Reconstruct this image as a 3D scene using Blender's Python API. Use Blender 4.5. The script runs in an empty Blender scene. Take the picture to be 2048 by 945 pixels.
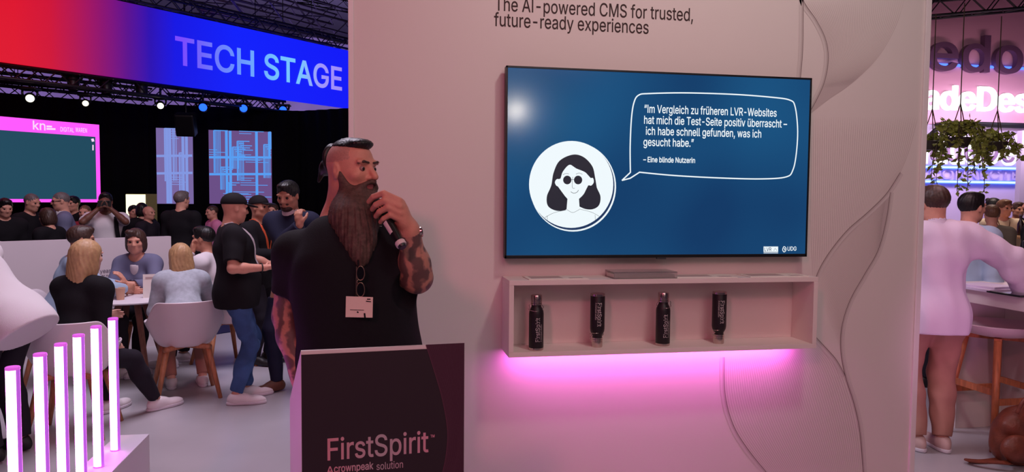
import bpy, bmesh, math, random
import numpy as np
from mathutils import Vector, Matrix

random.seed(7); np.random.seed(7)
SC = bpy.context.scene
COL = SC.collection

# ------------------------------------------------------------------ camera
FPX = 1450.0; YAW = math.radians(10.2); PITCH = math.radians(2.96); ROLL = math.radians(.49); CZ = 1.65
cam_data = bpy.data.cameras.new('camera'); cam = bpy.data.objects.new('camera', cam_data); COL.objects.link(cam)
cam_data.sensor_width = 36.0; cam_data.lens = FPX / 2048 * 36.0; cam_data.clip_end = 200
cam.location = (0, 0, CZ)
CAM_M = Matrix.Rotation(-YAW, 3, 'Z') @ Matrix.Rotation(math.pi / 2 - PITCH, 3, 'X') @ Matrix.Rotation(ROLL, 3, 'Z')
cam.rotation_euler = CAM_M.to_euler()
SC.camera = cam
SC.view_settings.view_transform = 'Standard'
SC.view_settings.look = 'None'
SC.view_settings.gamma = 1.0
SC.view_settings.use_curve_mapping = False
SC.view_settings.exposure = 0.0

def ray(u, v):
    return CAM_M @ Vector(((u - 1024) / FPX, -(v - 472.5) / FPX, -1.0))
def PD(u, v, d):                    # world point seen at (u,v), d metres along the view axis
    return Vector((0, 0, CZ)) + ray(u, v) * d
def PZ(u, v, z=0.0):                # on the horizontal plane z
    r = ray(u, v); return Vector((0, 0, CZ)) + r * ((z - CZ) / r.z)
def PY(u, v, y):                    # on a plane parallel to the presentation wall
    r = ray(u, v); return Vector((0, 0, CZ)) + r * (y / r.y)
def PL(u, v, p, d):                 # on the vertical plane through p along horizontal d
    r = ray(u, v); n = Vector((d[1], -d[0], 0)); o = Vector((0, 0, CZ))
    return o + r * ((Vector(p) - o).dot(n) / r.dot(n))

def lin(c):
    out = []
    for x in c[:3]:
        x = x / 255.0
        out.append(x / 12.92 if x <= .04045 else ((x + .055) / 1.055) ** 2.4)
    return tuple(out) + (1.0,)

# ------------------------------------------------------------------ world and lamps of the hall
world = bpy.data.worlds.new('world'); SC.world = world; world.use_nodes = True
bg = world.node_tree.nodes['Background']; bg.inputs[0].default_value = (.30, .20, .34, 1); bg.inputs[1].default_value = .10

def area(name, loc, target, size, power, color, size_y=None, spread=math.pi):
    l = bpy.data.lights.new(name, 'AREA'); l.energy = power; l.color = color; l.size = size; l.spread = spread
    if size_y: l.shape = 'RECTANGLE'; l.size_y = size_y
    o = bpy.data.objects.new(name, l); COL.objects.link(o); o.location = loc
    o.rotation_euler = (Vector(target) - Vector(loc)).to_track_quat('-Z', 'Y').to_euler()
    return o
def spot(name, loc, target, power, color, angle=60, blend=.6, radius=.08):
    l = bpy.data.lights.new(name, 'SPOT'); l.energy = power; l.color = color; l.spot_size = math.radians(angle); l.spot_blend = blend
    l.shadow_soft_size = radius
    o = bpy.data.objects.new(name, l); COL.objects.link(o); o.location = loc
    o.rotation_euler = (Vector(target) - Vector(loc)).to_track_quat('-Z', 'Y').to_euler()
    return o

spot('wall_washer_lamp', (1.7, 1.6, 4.2), (1.7, 3.6, 2.3), 92, (1.0, .96, .88), 100, .9, .15)
spot('pink_hall_lamp', (-1.9, -1.6, 4.0), (.0, 3.2, 1.6), 250, (1.0, .22, .32), 60, .8, .25)
area('rose_hall_lamp', (1.5, -2.5, 5.0), (1.0, 3.6, 1.2), 3.0, 84, (1.0, .68, .71))
area('lavender_hall_lamp', (-1.2, 6.0, 5.6), (-1.4, 6.2, 0), 2.4, 235, (.93, .82, 1.0))
area('stand_lamp', (3.9, 4.2, 3.8), (3.9, 4.6, 0), 1.4, 34, (1.0, .62, .70))
spot('stand_magenta_lamp', (3.3, 1.9, .7), (3.55, 4.2, .9), 46, (1.0, .38, .86), 40, .8, .2)
area('far_hall_lamp', (-3.0, 27.0, 7.5), (-5.0, 35, 4.5), 8.0, 1500, (.62, .52, .95))
area('far_left_lamp', (-17.0, 26.0, 7.5), (-18.0, 35, 4.5), 8.0, 1600, (.66, .52, .90))
area('crowd_lamp', (-4.4, 9.5, 4.6), (-3.9, 9.6, 1.0), 1.5, 17, (1.0, .40, .56))
area('cafe_lamp', (8.2, 9.0, 4.6), (8.2, 9.6, 0.8), 1.5, 120, (1.0, .80, .70))

# ------------------------------------------------------------------ materials
MATS = {}
def mat(name, rgb, rough=.6, metal=0.0, emit=None, estr=1.0, noise=0.0, nscale=20.0, bump=0.0, bscale=200.0, spec=.5, alpha=1.0, trans=0.0, coat=0.0):
    if name in MATS: return MATS[name]
    m = bpy.data.materials.new(name); m.use_nodes = True; nt = m.node_tree; b = nt.nodes['Principled BSDF']
    base = lin(rgb)
    b.inputs['Base Color'].default_value = base
    b.inputs['Roughness'].default_value = rough; b.inputs['Metallic'].default_value = metal
    b.inputs['Specular IOR Level'].default_value = spec
    b.inputs['Transmission Weight'].default_value = trans; b.inputs['Alpha'].default_value = alpha
    b.inputs['Coat Weight'].default_value = coat
    if emit:
        b.inputs['Emission Color'].default_value = lin(emit); b.inputs['Emission Strength'].default_value = estr
    if noise or bump:
        tc = nt.nodes.new('ShaderNodeTexCoord')
    if noise:
        n = nt.nodes.new('ShaderNodeTexNoise'); n.inputs['Scale'].default_value = nscale; n.inputs['Detail'].default_value = 4
        nt.links.new(tc.outputs['Object'], n.inputs['Vector'])
        r = nt.nodes.new('ShaderNodeValToRGB'); e = r.color_ramp.elements
        e[0].position = .3; e[1].position = .7
        e[0].color = tuple(x * (1 - noise) for x in base[:3]) + (1,)
        e[1].color = tuple(min(1, x * (1 + noise)) for x in base[:3]) + (1,)
        nt.links.new(n.outputs['Fac'], r.inputs['Fac']); nt.links.new(r.outputs['Color'], b.inputs['Base Color'])
    if bump:
        n2 = nt.nodes.new('ShaderNodeTexNoise'); n2.inputs['Scale'].default_value = bscale; n2.inputs['Detail'].default_value = 3
        nt.links.new(tc.outputs['Object'], n2.inputs['Vector'])
        bp = nt.nodes.new('ShaderNodeBump'); bp.inputs['Strength'].default_value = bump; bp.inputs['Distance'].default_value = .01
        nt.links.new(n2.outputs['Fac'], bp.inputs['Height']); nt.links.new(bp.outputs['Normal'], b.inputs['Normal'])
    MATS[name] = m
    return m

def nodes_of(m):
    return m.node_tree.nodes, m.node_tree.links, m.node_tree.nodes['Principled BSDF']

def wood_mat(name, rgb, scale=6.0):
    m = mat(name, rgb, .5); N, L, b = nodes_of(m)
    tc = N.new('ShaderNodeTexCoord'); mp = N.new('ShaderNodeMapping'); mp.inputs['Scale'].default_value = (scale * 4, scale * 4, scale * .5)
    n = N.new('ShaderNodeTexNoise'); n.inputs['Scale'].default_value = 3; n.inputs['Detail'].default_value = 6
    r = N.new('ShaderNodeValToRGB'); c = lin(rgb)
    r.color_ramp.elements[0].position = .35; r.color_ramp.elements[1].position = .7
    r.color_ramp.elements[0].color = tuple(x * .75 for x in c[:3]) + (1,); r.color_ramp.elements[1].color = tuple(min(1, x * 1.15) for x in c[:3]) + (1,)
    L.new(tc.outputs['Object'], mp.inputs['Vector']); L.new(mp.outputs['Vector'], n.inputs['Vector'])
    L.new(n.outputs['Fac'], r.inputs['Fac']); L.new(r.outputs['Color'], b.inputs['Base Color'])
    return m

# ------------------------------------------------------------------ object helpers
def link(name, me, m=None, parent=None, smooth=False):
    o = bpy.data.objects.new(name, me); COL.objects.link(o)
    if m is not None and len(me.materials) == 0:
        me.materials.append(m)
    if smooth:
        me.polygons.foreach_set('use_smooth', np.ones(len(me.polygons), dtype=bool))
    if parent is not None:
        o.parent = parent
        bl = parent_world(parent)
        o.location = (-bl[0], -bl[1], -bl[2])
    return o
def parent_world(p):                # all builders write world coordinates; parts carry the offset of their thing
    x = Vector((0, 0, 0))
    while p is not None:
        x = x + p.location; p = p.parent
    return x
def tag(o, label, cat, group=None, kind=None):
    o['label'] = label; o['category'] = cat
    if group: o['group'] = group
    if kind: o['kind'] = kind
    return o
def thing(name, label, cat, loc=(0, 0, 0), group=None):
    o = bpy.data.objects.new(name, None); COL.objects.link(o); o.location = loc; o.empty_display_size = .1
    return tag(o, label, cat, group)
def struct(o):
    o['kind'] = 'structure'; return o
def dup(root, loc, label=None):
    r = root.copy(); COL.objects.link(r); r.location = loc
    if label: r['label'] = label
    for ch in list(root.children):
        c = ch.copy(); COL.objects.link(c); c.parent = r
        for g in list(ch.children):
            d = g.copy(); COL.objects.link(d); d.parent = c
    return r

class MB:
    """collects simple solids into one mesh"""
    def __init__(s): s.bm = bmesh.new()
    def box(s, a, b, bevel=0.0, rot=None, piv=None):
        a = Vector(a); b = Vector(b); c = (a + b) / 2; d = b - a
        t = bmesh.new(); bmesh.ops.create_cube(t, size=1.0)
        for v in t.verts: v.co = Vector((v.co.x * abs(d.x), v.co.y * abs(d.y), v.co.z * abs(d.z))) + c
        if bevel: bmesh.ops.bevel(t, geom=t.edges[:], offset=bevel, segments=2, affect='EDGES', profile=.6)
        if rot is not None:
            p = Vector(piv) if piv is not None else c
            for v in t.verts: v.co = rot @ (v.co - p) + p
        s._add(t); return s
    def _add(s, t):
        me = bpy.data.meshes.new('t'); t.to_mesh(me); t.free(); s.bm.from_mesh(me); bpy.data.meshes.remove(me)
    def tube(s, pts, r, n=10, cap=True, flat=None):
        pts = [Vector(p) for p in pts]; k = len(pts)
        rs = r if isinstance(r, (list, tuple)) else [r] * k
        rings = []
        prev = None
        for i, p in enumerate(pts):
            d = (pts[min(i + 1, k - 1)] - pts[max(i - 1, 0)]).normalized()
            if prev is None:
                up = Vector((0, 0, 1)) if abs(d.z) < .9 else Vector((1, 0, 0))
                x = d.cross(up).normalized()
            else:
                x = (prev - d * prev.dot(d)).normalized()
            prev = x; y = d.cross(x).normalized()
            rings.append([s.bm.verts.new(p + x * math.cos(2 * math.pi * j / n) * rs[i] + y * math.sin(2 * math.pi * j / n) * rs[i] * (flat or 1)) for j in range(n)])
        for i in range(k - 1):
            for j in range(n):
                s.bm.faces.new((rings[i][j], rings[i][(j + 1) % n], rings[i + 1][(j + 1) % n], rings[i + 1][j]))
        if cap:
            s.bm.faces.new(rings[0][::-1]); s.bm.faces.new(rings[-1])
        return s
    def lathe(s, prof, c=(0, 0, 0), n=32, axis=None):
        c = Vector(c); M = Matrix.Identity(3) if axis is None else Vector((0, 0, 1)).rotation_difference(Vector(axis).normalized()).to_matrix()
        rings = []
        for r, z in prof:
            if r < 1e-6: rings.append([s.bm.verts.new(c + M @ Vector((0, 0, z)))])
            else: rings.append([s.bm.verts.new(c + M @ Vector((r * math.cos(2 * math.pi * j / n), r * math.sin(2 * math.pi * j / n), z))) for j in range(n)])
        for a, b in zip(rings[:-1], rings[1:]):
            for j in range(n):
                if len(a) == 1 and len(b) == 1: continue
                if len(a) == 1: s.bm.faces.new((a[0], b[j], b[(j + 1) % n]))
                elif len(b) == 1: s.bm.faces.new((a[j], a[(j + 1) % n], b[0]))
                else: s.bm.faces.new((a[j], a[(j + 1) % n], b[(j + 1) % n], b[j]))
        return s
    def prism(s, poly, ext):                # planar polygon (3D points) extruded by a vector
        poly = [Vector(p) for p in poly]; e = Vector(ext)
        a = [s.bm.verts.new(p) for p in poly]; b = [s.bm.verts.new(p + e) for p in poly]; n = len(poly)
        s.bm.faces.new(a[::-1]); s.bm.faces.new(b)
        for i in range(n): s.bm.faces.new((a[i], a[(i + 1) % n], b[(i + 1) % n], b[i]))
        return s
    def quad(s, *p):
        s.bm.faces.new([s.bm.verts.new(Vector(q)) for q in p]); return s
    def grid(s, fn, nu, nv, thick=0.0):     # fn(u,v)->Vector, u,v in 0..1
        V = [[s.bm.verts.new(fn(i / nu, j / nv)) for j in range(nv + 1)] for i in range(nu + 1)]
        for i in range(nu):
            for j in range(nv):
                s.bm.faces.new((V[i][j], V[i + 1][j], V[i + 1][j + 1], V[i][j + 1]))
        return s
    def strip(s, pts, w, nrm):              # flat ribbon along pts
        pts = [Vector(p) for p in pts]; n = Vector(nrm); vs = []
        for i, p in enumerate(pts):
            d = (pts[min(i + 1, len(pts) - 1)] - pts[max(i - 1, 0)]).normalized(); x = d.cross(n).normalized()
            ww = w[i] if isinstance(w, (list, tuple)) else w
            vs.append((s.bm.verts.new(p - x * ww / 2), s.bm.verts.new(p + x * ww / 2)))
        for a, b in zip(vs[:-1], vs[1:]): s.bm.faces.new((a[0], a[1], b[1], b[0]))
        return s
    def build(s, name, m, parent=None, smooth=False, solid=0.0, sub=0, autosmooth=False):
        bmesh.ops.recalc_face_normals(s.bm, faces=s.bm.faces[:])
        me = bpy.data.meshes.new(name); s.bm.to_mesh(me); s.bm.free()
        o = link(name, me, m, parent, smooth or autosmooth)
        if autosmooth: sharp_by_angle(me, 35)
        if solid:
            md = o.modifiers.new('solid', 'SOLIDIFY'); md.thickness = solid; md.offset = 0
        if sub:
            md = o.modifiers.new('sub', 'SUBSURF'); md.levels = sub; md.render_levels = sub
        return o
def sharp_by_angle(me, deg):
    bm = bmesh.new(); bm.from_mesh(me)
    for e in bm.edges:
        if len(e.link_faces) == 2 and e.calc_face_angle(0) > math.radians(deg): e.smooth = False
    bm.to_mesh(me); bm.free()

def catmull(pts, n=12, closed=False):
    P = [Vector(p) for p in pts]; out = []
    k = len(P); rng = range(k if closed else k - 1)
    for i in rng:
        if closed: a, b, c, d = P[(i - 1) % k], P[i], P[(i + 1) % k], P[(i + 2) % k]
        else: a, b, c, d = P[max(i - 1, 0)], P[i], P[i + 1], P[min(i + 2, k - 1)]
        for j in range(n):
            t = j / n
            out.append(.5 * ((2 * b) + (c - a) * t + (2 * a - 5 * b + 4 * c - d) * t * t + (3 * b - a - 3 * c + d) * t ** 3))
    if not closed: out.append(P[-1])
    return out

# letter outlines of a plain grotesque, by character code: advance width, then each contour as x, y, x, y ...
GLYPHS = {
39: (206, [[78,318,70,509,136,509,128,318]]),
44: (188, [[38,-119,68,71,137,71,84,-119]]),
45: (453, [[337,244,337,188,114,188,114,244]]),
46: (188, [[95,-4,86,-4,78,-1,70,3,63,9,57,16,53,24,50,32,50,41,50,50,53,59,57,66,63,73,70,79,78,83,86,86,95,87,104,86,113,83,121,79,128,73,134,66,138,59,140,50,141,41,140,32,138,24,134,16,128,9,121,3,113,-1,104,-4]]),
48: (453, [[227,-7,199,-5,174,1,151,11,130,24,111,41,95,62,80,86,69,113,60,144,53,178,49,214,48,254,49,294,53,330,60,364,69,395,81,422,95,447,112,467,130,484,151,498,174,508,200,514,227,516,254,514,279,508,302,498,323,484,342,467,358,447,372,422,384,395,393,364,400,330,404,294,405,254,404,214,400,178,393,144,384,113,373,86,359,62,342,41,323,24,302,11,279,1,254,-5],[227,50,245,51,261,56,276,63,290,74,303,87,313,103,323,122,330,144,336,168,340,194,343,223,344,254,343,285,340,314,336,341,330,365,323,387,313,405,303,422,290,435,276,446,261,453,245,458,227,460,209,458,192,453,177,446,163,435,151,422,140,405,131,387,123,365,117,341,113,314,110,285,109,254,110,223,113,194,117,168,123,144,131,122,140,103,151,87,163,74,177,63,192,56,209,51]]),
49: (453, [[76,0,76,55,391,55,391,0],[276,509,276,0,212,0,212,448,209,448,86,358,86,427,198,509]]),
50: (453, [[64,0,64,47,234,229,248,243,261,257,272,270,282,282,291,294,299,305,305,316,311,327,315,337,318,348,320,360,320,371,319,385,317,397,313,408,308,419,301,428,293,436,283,443,273,449,262,454,250,457,237,459,224,460,209,459,196,457,184,453,172,447,162,441,153,433,145,424,139,413,134,402,130,390,128,376,127,362,66,362,67,384,71,405,77,424,86,442,98,459,111,473,126,486,143,496,162,505,182,511,203,514,225,516,247,514,268,511,288,505,306,497,323,486,337,474,350,461,361,445,370,428,376,411,380,392,381,372,380,358,378,345,375,331,371,318,365,304,357,290,347,275,336,259,322,241,306,223,288,202,267,180,153,60,153,57,389,57,389,0]]),
51: (453, [[218,-7,195,-6,173,-3,152,2,133,10,114,19,98,30,83,43,70,57,60,74,52,91,46,111,44,132,109,132,111,119,115,107,120,97,126,87,134,78,144,71,154,64,165,59,178,55,191,52,204,50,219,50,234,51,248,53,262,56,275,61,287,67,297,74,307,83,315,93,321,104,325,116,328,130,329,145,328,158,326,172,322,184,316,196,308,207,299,217,288,226,275,234,260,240,242,244,223,247,201,248,157,248,157,299,288,448,288,452,70,452,70,509,372,509,372,461,211,278,211,289,239,290,264,288,287,284,308,276,327,265,344,253,359,239,371,222,381,205,387,186,392,166,393,145,392,123,387,103,380,84,370,66,358,50,344,36,327,23,309,12,288,4,266,-2,243,-6]]),
65: (480, [[16,0,201,509,276,509,463,0,395,0,287,302,282,317,276,334,270,352,264,372,257,394,250,420,241,447,232,478,245,478,236,447,228,419,220,393,213,371,206,351,201,333,195,317,191,302,85,0],[110,142,110,199,370,199,370,142]]),
67: (510, [[267,-7,235,-5,205,1,177,11,150,25,126,42,104,63,86,88,70,115,57,146,48,179,42,215,40,254,42,293,48,329,57,362,70,393,86,421,104,445,126,466,150,484,177,498,205,508,235,514,267,516,286,515,305,513,323,509,340,504,357,498,373,490,388,481,402,471,415,460,427,447,438,433,448,418,456,402,463,385,469,367,473,348,408,348,405,361,401,373,395,384,389,395,382,404,375,413,366,421,357,428,348,435,337,440,327,445,315,449,304,452,292,454,280,455,267,456,245,454,223,450,203,443,184,432,166,419,150,403,137,385,125,364,116,340,109,314,105,285,103,254,105,223,109,194,116,168,125,145,137,123,151,105,166,89,184,76,203,66,223,59,245,54,267,53,280,53,292,55,304,57,315,60,327,64,337,69,348,74,357,81,366,88,375,96,382,105,389,114,395,125,401,136,405,148,408,160,473,160,469,142,463,124,457,107,448,91,438,76,428,62,416,49,402,38,388,28,373,19,357,11,341,5,323,0,305,-4,286,-6]]),
68: (502, [[219,0,96,0,96,57,215,57,244,58,272,63,296,70,318,81,337,94,354,110,368,128,379,149,388,172,394,198,398,226,399,255,398,285,394,312,388,337,379,361,368,381,354,399,338,415,320,428,299,438,275,446,249,450,221,452,93,452,93,509,225,509,261,507,294,501,325,492,353,478,377,461,399,441,418,418,433,391,446,361,455,329,460,293,462,255,460,217,455,181,446,149,433,119,417,92,398,68,376,48,351,31,322,17,291,8,256,2],[125,509,125,0,60,0,60,509]]),
69: (419, [[60,0,60,509,372,509,372,452,125,452,125,286,355,286,355,229,125,229,125,57,375,57,375,0]]),
70: (410, [[60,0,60,509,369,509,369,452,125,452,125,278,346,278,346,221,125,221,125,0]]),
71: (520, [[269,-7,236,-5,205,1,176,11,149,25,125,43,104,64,85,88,69,116,57,146,47,179,42,215,40,254,42,293,47,329,57,362,69,393,85,421,103,445,125,466,149,484,175,498,203,508,233,514,265,516,285,515,304,513,322,509,340,504,358,497,374,489,389,480,403,469,416,458,429,445,439,431,449,416,458,401,465,384,470,367,474,349,408,349,404,361,399,372,393,383,387,393,380,403,373,411,365,420,356,427,347,434,337,439,326,444,315,448,304,452,291,454,279,455,265,456,243,454,222,450,202,443,183,432,166,419,150,404,137,385,125,364,116,340,109,314,105,285,103,254,105,223,109,194,116,168,125,145,137,124,151,105,166,90,184,76,203,66,224,59,246,54,269,53,290,54,309,57,328,63,345,71,360,81,374,93,386,107,396,123,404,141,410,160,414,180,415,202,434,199,283,199,283,256,478,256,478,200,476,170,471,141,463,115,451,91,436,69,419,50,399,33,377,19,352,8,326,0,298,-5]]),
72: (517, [[60,0,60,509,125,509,125,289,392,289,392,509,457,509,457,0,392,0,392,232,125,232,125,0]]),
73: (188, [[62,0,62,509,126,509,126,0]]),
75: (466, [[104,145,104,216,113,228,122,239,130,250,139,261,148,272,157,282,165,293,174,303,184,314,193,324,202,334,212,344,364,509,448,509,231,276,228,276],[60,0,60,509,125,509,125,334,124,225,125,193,125,0],[372,0,188,259,228,309,449,0]]),
76: (393, [[60,0,60,509,125,509,125,57,361,57,361,0]]),
77: (628, [[60,0,60,509,152,509,277,187,280,181,282,174,285,167,287,159,299,123,302,113,305,103,308,93,311,84,314,74,317,65,319,57,322,49,307,49,318,83,330,121,333,131,336,140,339,149,342,158,345,167,348,174,350,181,352,187,476,509,568,509,568,0,504,0,504,291,504,327,505,337,505,347,505,358,505,369,506,413,507,457,513,457,509,445,505,433,502,421,498,409,482,363,478,352,474,341,471,331,467,322,464,313,461,305,458,297,456,291,342,0,286,0,170,291,168,297,165,304,162,312,159,321,145,361,141,372,137,384,133,396,129,408,125,420,121,432,116,445,112,457,119,457,120,416,121,372,122,328,122,318,122,309,122,300,122,291,122,0]]),
78: (524, [[60,0,60,509,136,509,343,183,347,176,352,169,357,160,363,151,369,141,375,130,381,119,388,107,394,94,401,82,407,68,414,55,405,54,403,68,402,81,401,95,401,108,400,121,400,134,399,146,399,157,399,195,399,509,463,509,463,0,387,0,202,290,196,300,190,310,184,320,177,331,171,342,164,354,156,367,148,381,108,452,119,454,122,384,123,368,123,354,124,340,124,328,125,317,125,307,125,298,125,291,125,0]]),
79: (533, [[267,-7,235,-5,205,1,177,11,150,25,126,42,105,63,86,88,70,115,57,146,48,179,42,215,40,254,42,293,48,329,57,362,70,393,86,421,105,445,126,466,150,484,177,498,205,508,235,514,267,516,299,514,329,508,357,498,384,484,408,466,429,445,448,421,464,393,477,362,486,329,491,293,493,254,491,215,486,179,477,146,464,115,448,88,429,63,408,42,384,25,357,11,329,1,299,-5],[267,53,289,54,310,59,330,66,349,76,367,89,383,105,396,123,408,144,418,168,425,194,429,223,430,254,429,286,425,314,418,341,408,365,396,386,383,404,367,420,349,433,330,443,310,450,289,454,267,456,245,454,223,450,203,443,184,433,167,420,151,404,137,385,125,364,116,340,109,314,105,285,103,254,105,223,109,194,116,168,125,144,137,123,151,105,167,89,184,76,203,66,223,59,245,54]]),
80: (444, [[60,0,60,509,235,509,263,507,289,503,312,497,332,487,350,476,366,462,379,447,390,430,398,411,404,391,407,370,409,348,407,325,404,304,398,284,390,265,379,248,366,233,350,219,332,207,312,198,289,191,263,187,235,186,109,186,109,242,233,242,252,243,269,246,284,250,297,256,308,264,318,272,327,282,333,294,338,306,342,319,344,333,344,348,344,362,342,376,338,389,333,402,326,413,318,423,308,431,297,439,284,444,268,449,251,451,232,452,125,452,125,0]]),
82: (449, [[60,0,60,509,236,509,264,507,290,504,313,497,333,489,351,478,367,465,380,450,390,433,399,415,405,395,408,374,409,352,408,330,405,309,399,290,390,271,380,255,367,240,351,228,333,217,312,209,289,203,264,199,236,198,96,198,96,255,234,255,252,256,269,258,284,262,298,267,309,273,319,281,327,290,334,300,339,312,342,324,344,338,345,352,344,367,342,380,339,393,334,405,327,415,319,425,309,433,298,440,284,445,269,449,252,451,233,452,125,452,125,0],[353,0,230,229,303,229,428,0]]),
83: (447, [[224,-9,197,-8,172,-4,149,1,128,9,108,19,91,31,76,45,64,60,54,77,46,96,41,115,38,137,104,137,107,123,110,110,116,98,123,88,132,79,142,71,154,64,166,59,180,55,194,52,209,50,224,49,241,50,257,52,272,55,286,60,299,66,311,74,321,82,329,92,336,102,341,114,345,126,346,139,345,151,342,161,338,171,332,179,325,186,316,193,307,199,296,205,284,209,272,214,259,218,245,222,184,239,154,249,128,260,105,274,86,289,71,307,60,326,54,348,52,372,53,393,58,413,65,431,75,448,87,463,102,476,119,488,138,498,158,506,180,511,203,514,227,516,252,514,275,511,296,505,316,498,334,488,351,476,365,463,377,449,387,433,394,415,399,397,401,378,337,378,334,396,326,412,316,426,302,437,286,447,267,453,247,457,225,459,209,458,194,456,180,452,167,448,156,442,145,435,136,427,129,418,123,409,118,398,116,387,115,376,116,363,119,352,124,342,131,334,139,326,148,319,158,313,169,308,180,304,191,300,202,296,212,293,264,279,276,276,287,272,299,268,312,264,324,258,336,252,347,245,359,238,369,229,379,220,387,209,395,198,401,185,405,171,407,155,408,139,407,118,403,99,396,81,386,64,374,48,360,34,343,21,323,11,302,2,278,-4,252,-8]]),
84: (448, [[32,452,32,509,417,509,417,452,257,452,257,0,193,0,193,452]]),
85: (517, [[259,-8,230,-7,203,-2,177,5,154,15,133,28,114,43,98,60,85,80,74,101,66,124,62,148,60,173,60,509,124,509,124,178,125,160,128,144,133,128,141,113,150,99,160,87,173,77,187,68,203,61,220,56,239,53,259,52,279,53,298,56,315,61,331,68,345,77,357,87,368,99,377,113,384,128,389,144,392,160,393,178,393,509,457,509,457,173,456,148,451,124,443,101,433,80,419,60,403,43,384,28,363,15,340,5,315,-2,288,-7]]),
86: (480, [[204,0,16,509,84,509,192,206,197,192,203,176,209,158,215,137,222,115,230,89,239,61,248,31,235,31,244,62,252,90,260,115,267,138,274,158,279,176,285,192,290,206,395,509,463,509,278,0]]),
87: (686, [[155,0,16,509,82,509,163,196,166,183,170,171,173,158,175,145,178,133,181,120,184,107,187,94,189,80,192,67,195,53,197,40,189,40,192,53,194,67,197,80,200,94,203,107,205,120,208,133,211,145,214,158,218,171,221,183,224,196,306,509,380,509,462,196,465,183,468,171,471,158,474,145,477,133,480,120,483,107,486,94,489,80,492,67,494,53,497,40,488,40,491,53,493,67,496,80,499,94,502,107,504,120,507,133,510,145,523,196,603,509,670,509,530,0,455,0,368,323,363,339,359,356,355,373,351,391,347,410,344,431,340,452,336,475,350,475,346,453,342,433,339,413,335,395,331,377,327,359,323,341,318,323,230,0]]),
97: (389, [[160,-9,142,-8,126,-5,110,-1,94,5,80,12,68,22,57,32,48,45,40,58,35,73,31,90,30,108,31,123,34,138,38,150,43,161,50,171,58,179,67,187,78,193,89,199,100,203,112,207,125,211,138,213,152,216,165,218,178,220,194,222,209,224,222,225,234,227,244,228,252,230,259,232,265,235,270,238,273,243,275,248,276,255,276,257,275,268,273,279,271,288,267,297,262,304,256,311,248,317,240,322,230,326,220,329,208,330,196,331,183,330,171,329,159,326,149,322,140,318,132,313,124,307,118,301,112,294,107,288,103,281,100,274,41,291,48,308,57,322,67,335,79,346,91,355,104,364,118,370,133,375,148,379,163,382,179,384,194,384,204,384,215,383,227,382,239,379,251,376,263,372,275,367,286,360,296,353,306,343,315,333,322,320,329,306,333,290,336,272,337,251,337,0,277,0,277,52,272,52,269,45,264,38,258,32,252,25,244,18,236,12,226,6,215,1,203,-3,190,-6,176,-8],[170,45,187,46,202,49,216,53,228,59,239,66,248,74,257,83,263,93,269,104,272,115,275,126,276,138,276,190,273,188,270,186,265,184,259,182,253,180,246,179,239,177,231,176,223,175,216,173,208,172,200,171,175,168,165,166,154,164,144,162,134,159,125,155,117,150,110,145,103,139,98,132,95,124,93,115,92,105,92,95,94,87,98,79,102,72,107,66,114,61,121,56,130,52,139,49,149,47,159,46]]),
98: (425, [[229,-8,213,-7,198,-5,184,-1,172,4,162,10,153,17,145,24,138,31,132,39,127,46,122,53,118,59,112,59,112,0,53,0,53,509,114,509,114,319,118,319,122,325,127,331,132,338,137,346,144,353,152,360,161,367,171,373,183,378,197,381,212,384,229,384,252,383,274,378,294,371,313,361,330,347,345,332,359,313,370,293,379,270,385,245,389,218,390,189,389,160,385,133,379,108,370,84,359,64,346,45,330,29,313,16,294,5,274,-2,252,-7],[220,47,237,48,253,51,267,57,279,66,291,76,301,88,309,101,316,117,321,133,325,151,327,170,328,189,327,209,325,227,321,245,316,261,309,276,301,290,291,301,280,311,267,319,253,325,237,329,220,330,203,329,188,325,174,320,161,312,150,302,140,291,132,278,125,263,120,247,116,229,113,210,113,189,113,169,116,150,120,132,125,115,132,100,140,86,150,75,162,65,174,57,188,51,204,48]]),
99: (396, [[207,-8,182,-7,159,-2,137,6,117,16,98,30,82,46,68,64,56,85,46,108,40,133,36,159,34,187,36,216,40,243,46,268,56,291,68,312,82,330,98,346,117,360,137,371,159,378,182,383,207,384,221,384,234,383,247,380,260,377,272,373,284,368,295,362,305,356,315,349,324,341,332,332,340,322,347,312,353,301,358,289,362,277,303,262,301,269,298,276,294,283,290,289,286,295,281,301,276,306,270,311,264,315,257,319,250,322,242,325,234,327,226,329,217,329,207,330,189,329,173,325,158,319,145,310,134,300,124,287,115,274,108,258,103,242,99,224,97,206,96,187,97,169,99,151,103,134,108,117,115,102,124,89,134,76,145,66,158,57,173,51,189,48,207,46,217,47,226,48,234,49,243,52,250,54,258,58,264,62,271,66,277,71,282,76,287,82,292,89,296,95,299,102,302,110,304,117,363,102,359,90,354,78,348,67,341,56,334,46,325,37,316,29,306,21,296,15,285,9,273,4,261,-1,248,-4,235,-6,221,-8]]),
100: (424, [[195,-8,172,-7,151,-2,130,5,111,16,94,29,79,45,66,64,55,84,46,108,39,133,35,160,34,189,35,218,39,245,46,270,55,293,66,313,79,332,95,347,112,361,131,371,151,378,173,383,196,384,213,384,228,381,241,378,253,373,263,367,272,360,280,353,287,346,293,338,298,331,303,325,306,319,311,319,311,509,372,509,372,0,313,0,313,59,307,59,303,53,298,46,293,39,287,31,280,24,272,17,263,10,252,4,241,-1,227,-5,212,-7],[205,47,221,48,236,51,250,57,263,65,274,75,284,86,293,100,299,115,305,132,309,150,311,169,312,189,311,210,309,229,305,247,300,263,293,278,284,291,275,302,263,312,251,320,237,325,221,329,205,330,187,329,172,325,157,319,145,311,133,301,124,290,115,276,108,261,103,245,99,227,97,209,96,189,97,170,99,151,103,133,109,117,115,101,124,88,134,76,145,66,158,57,172,51,188,48]]),
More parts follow.
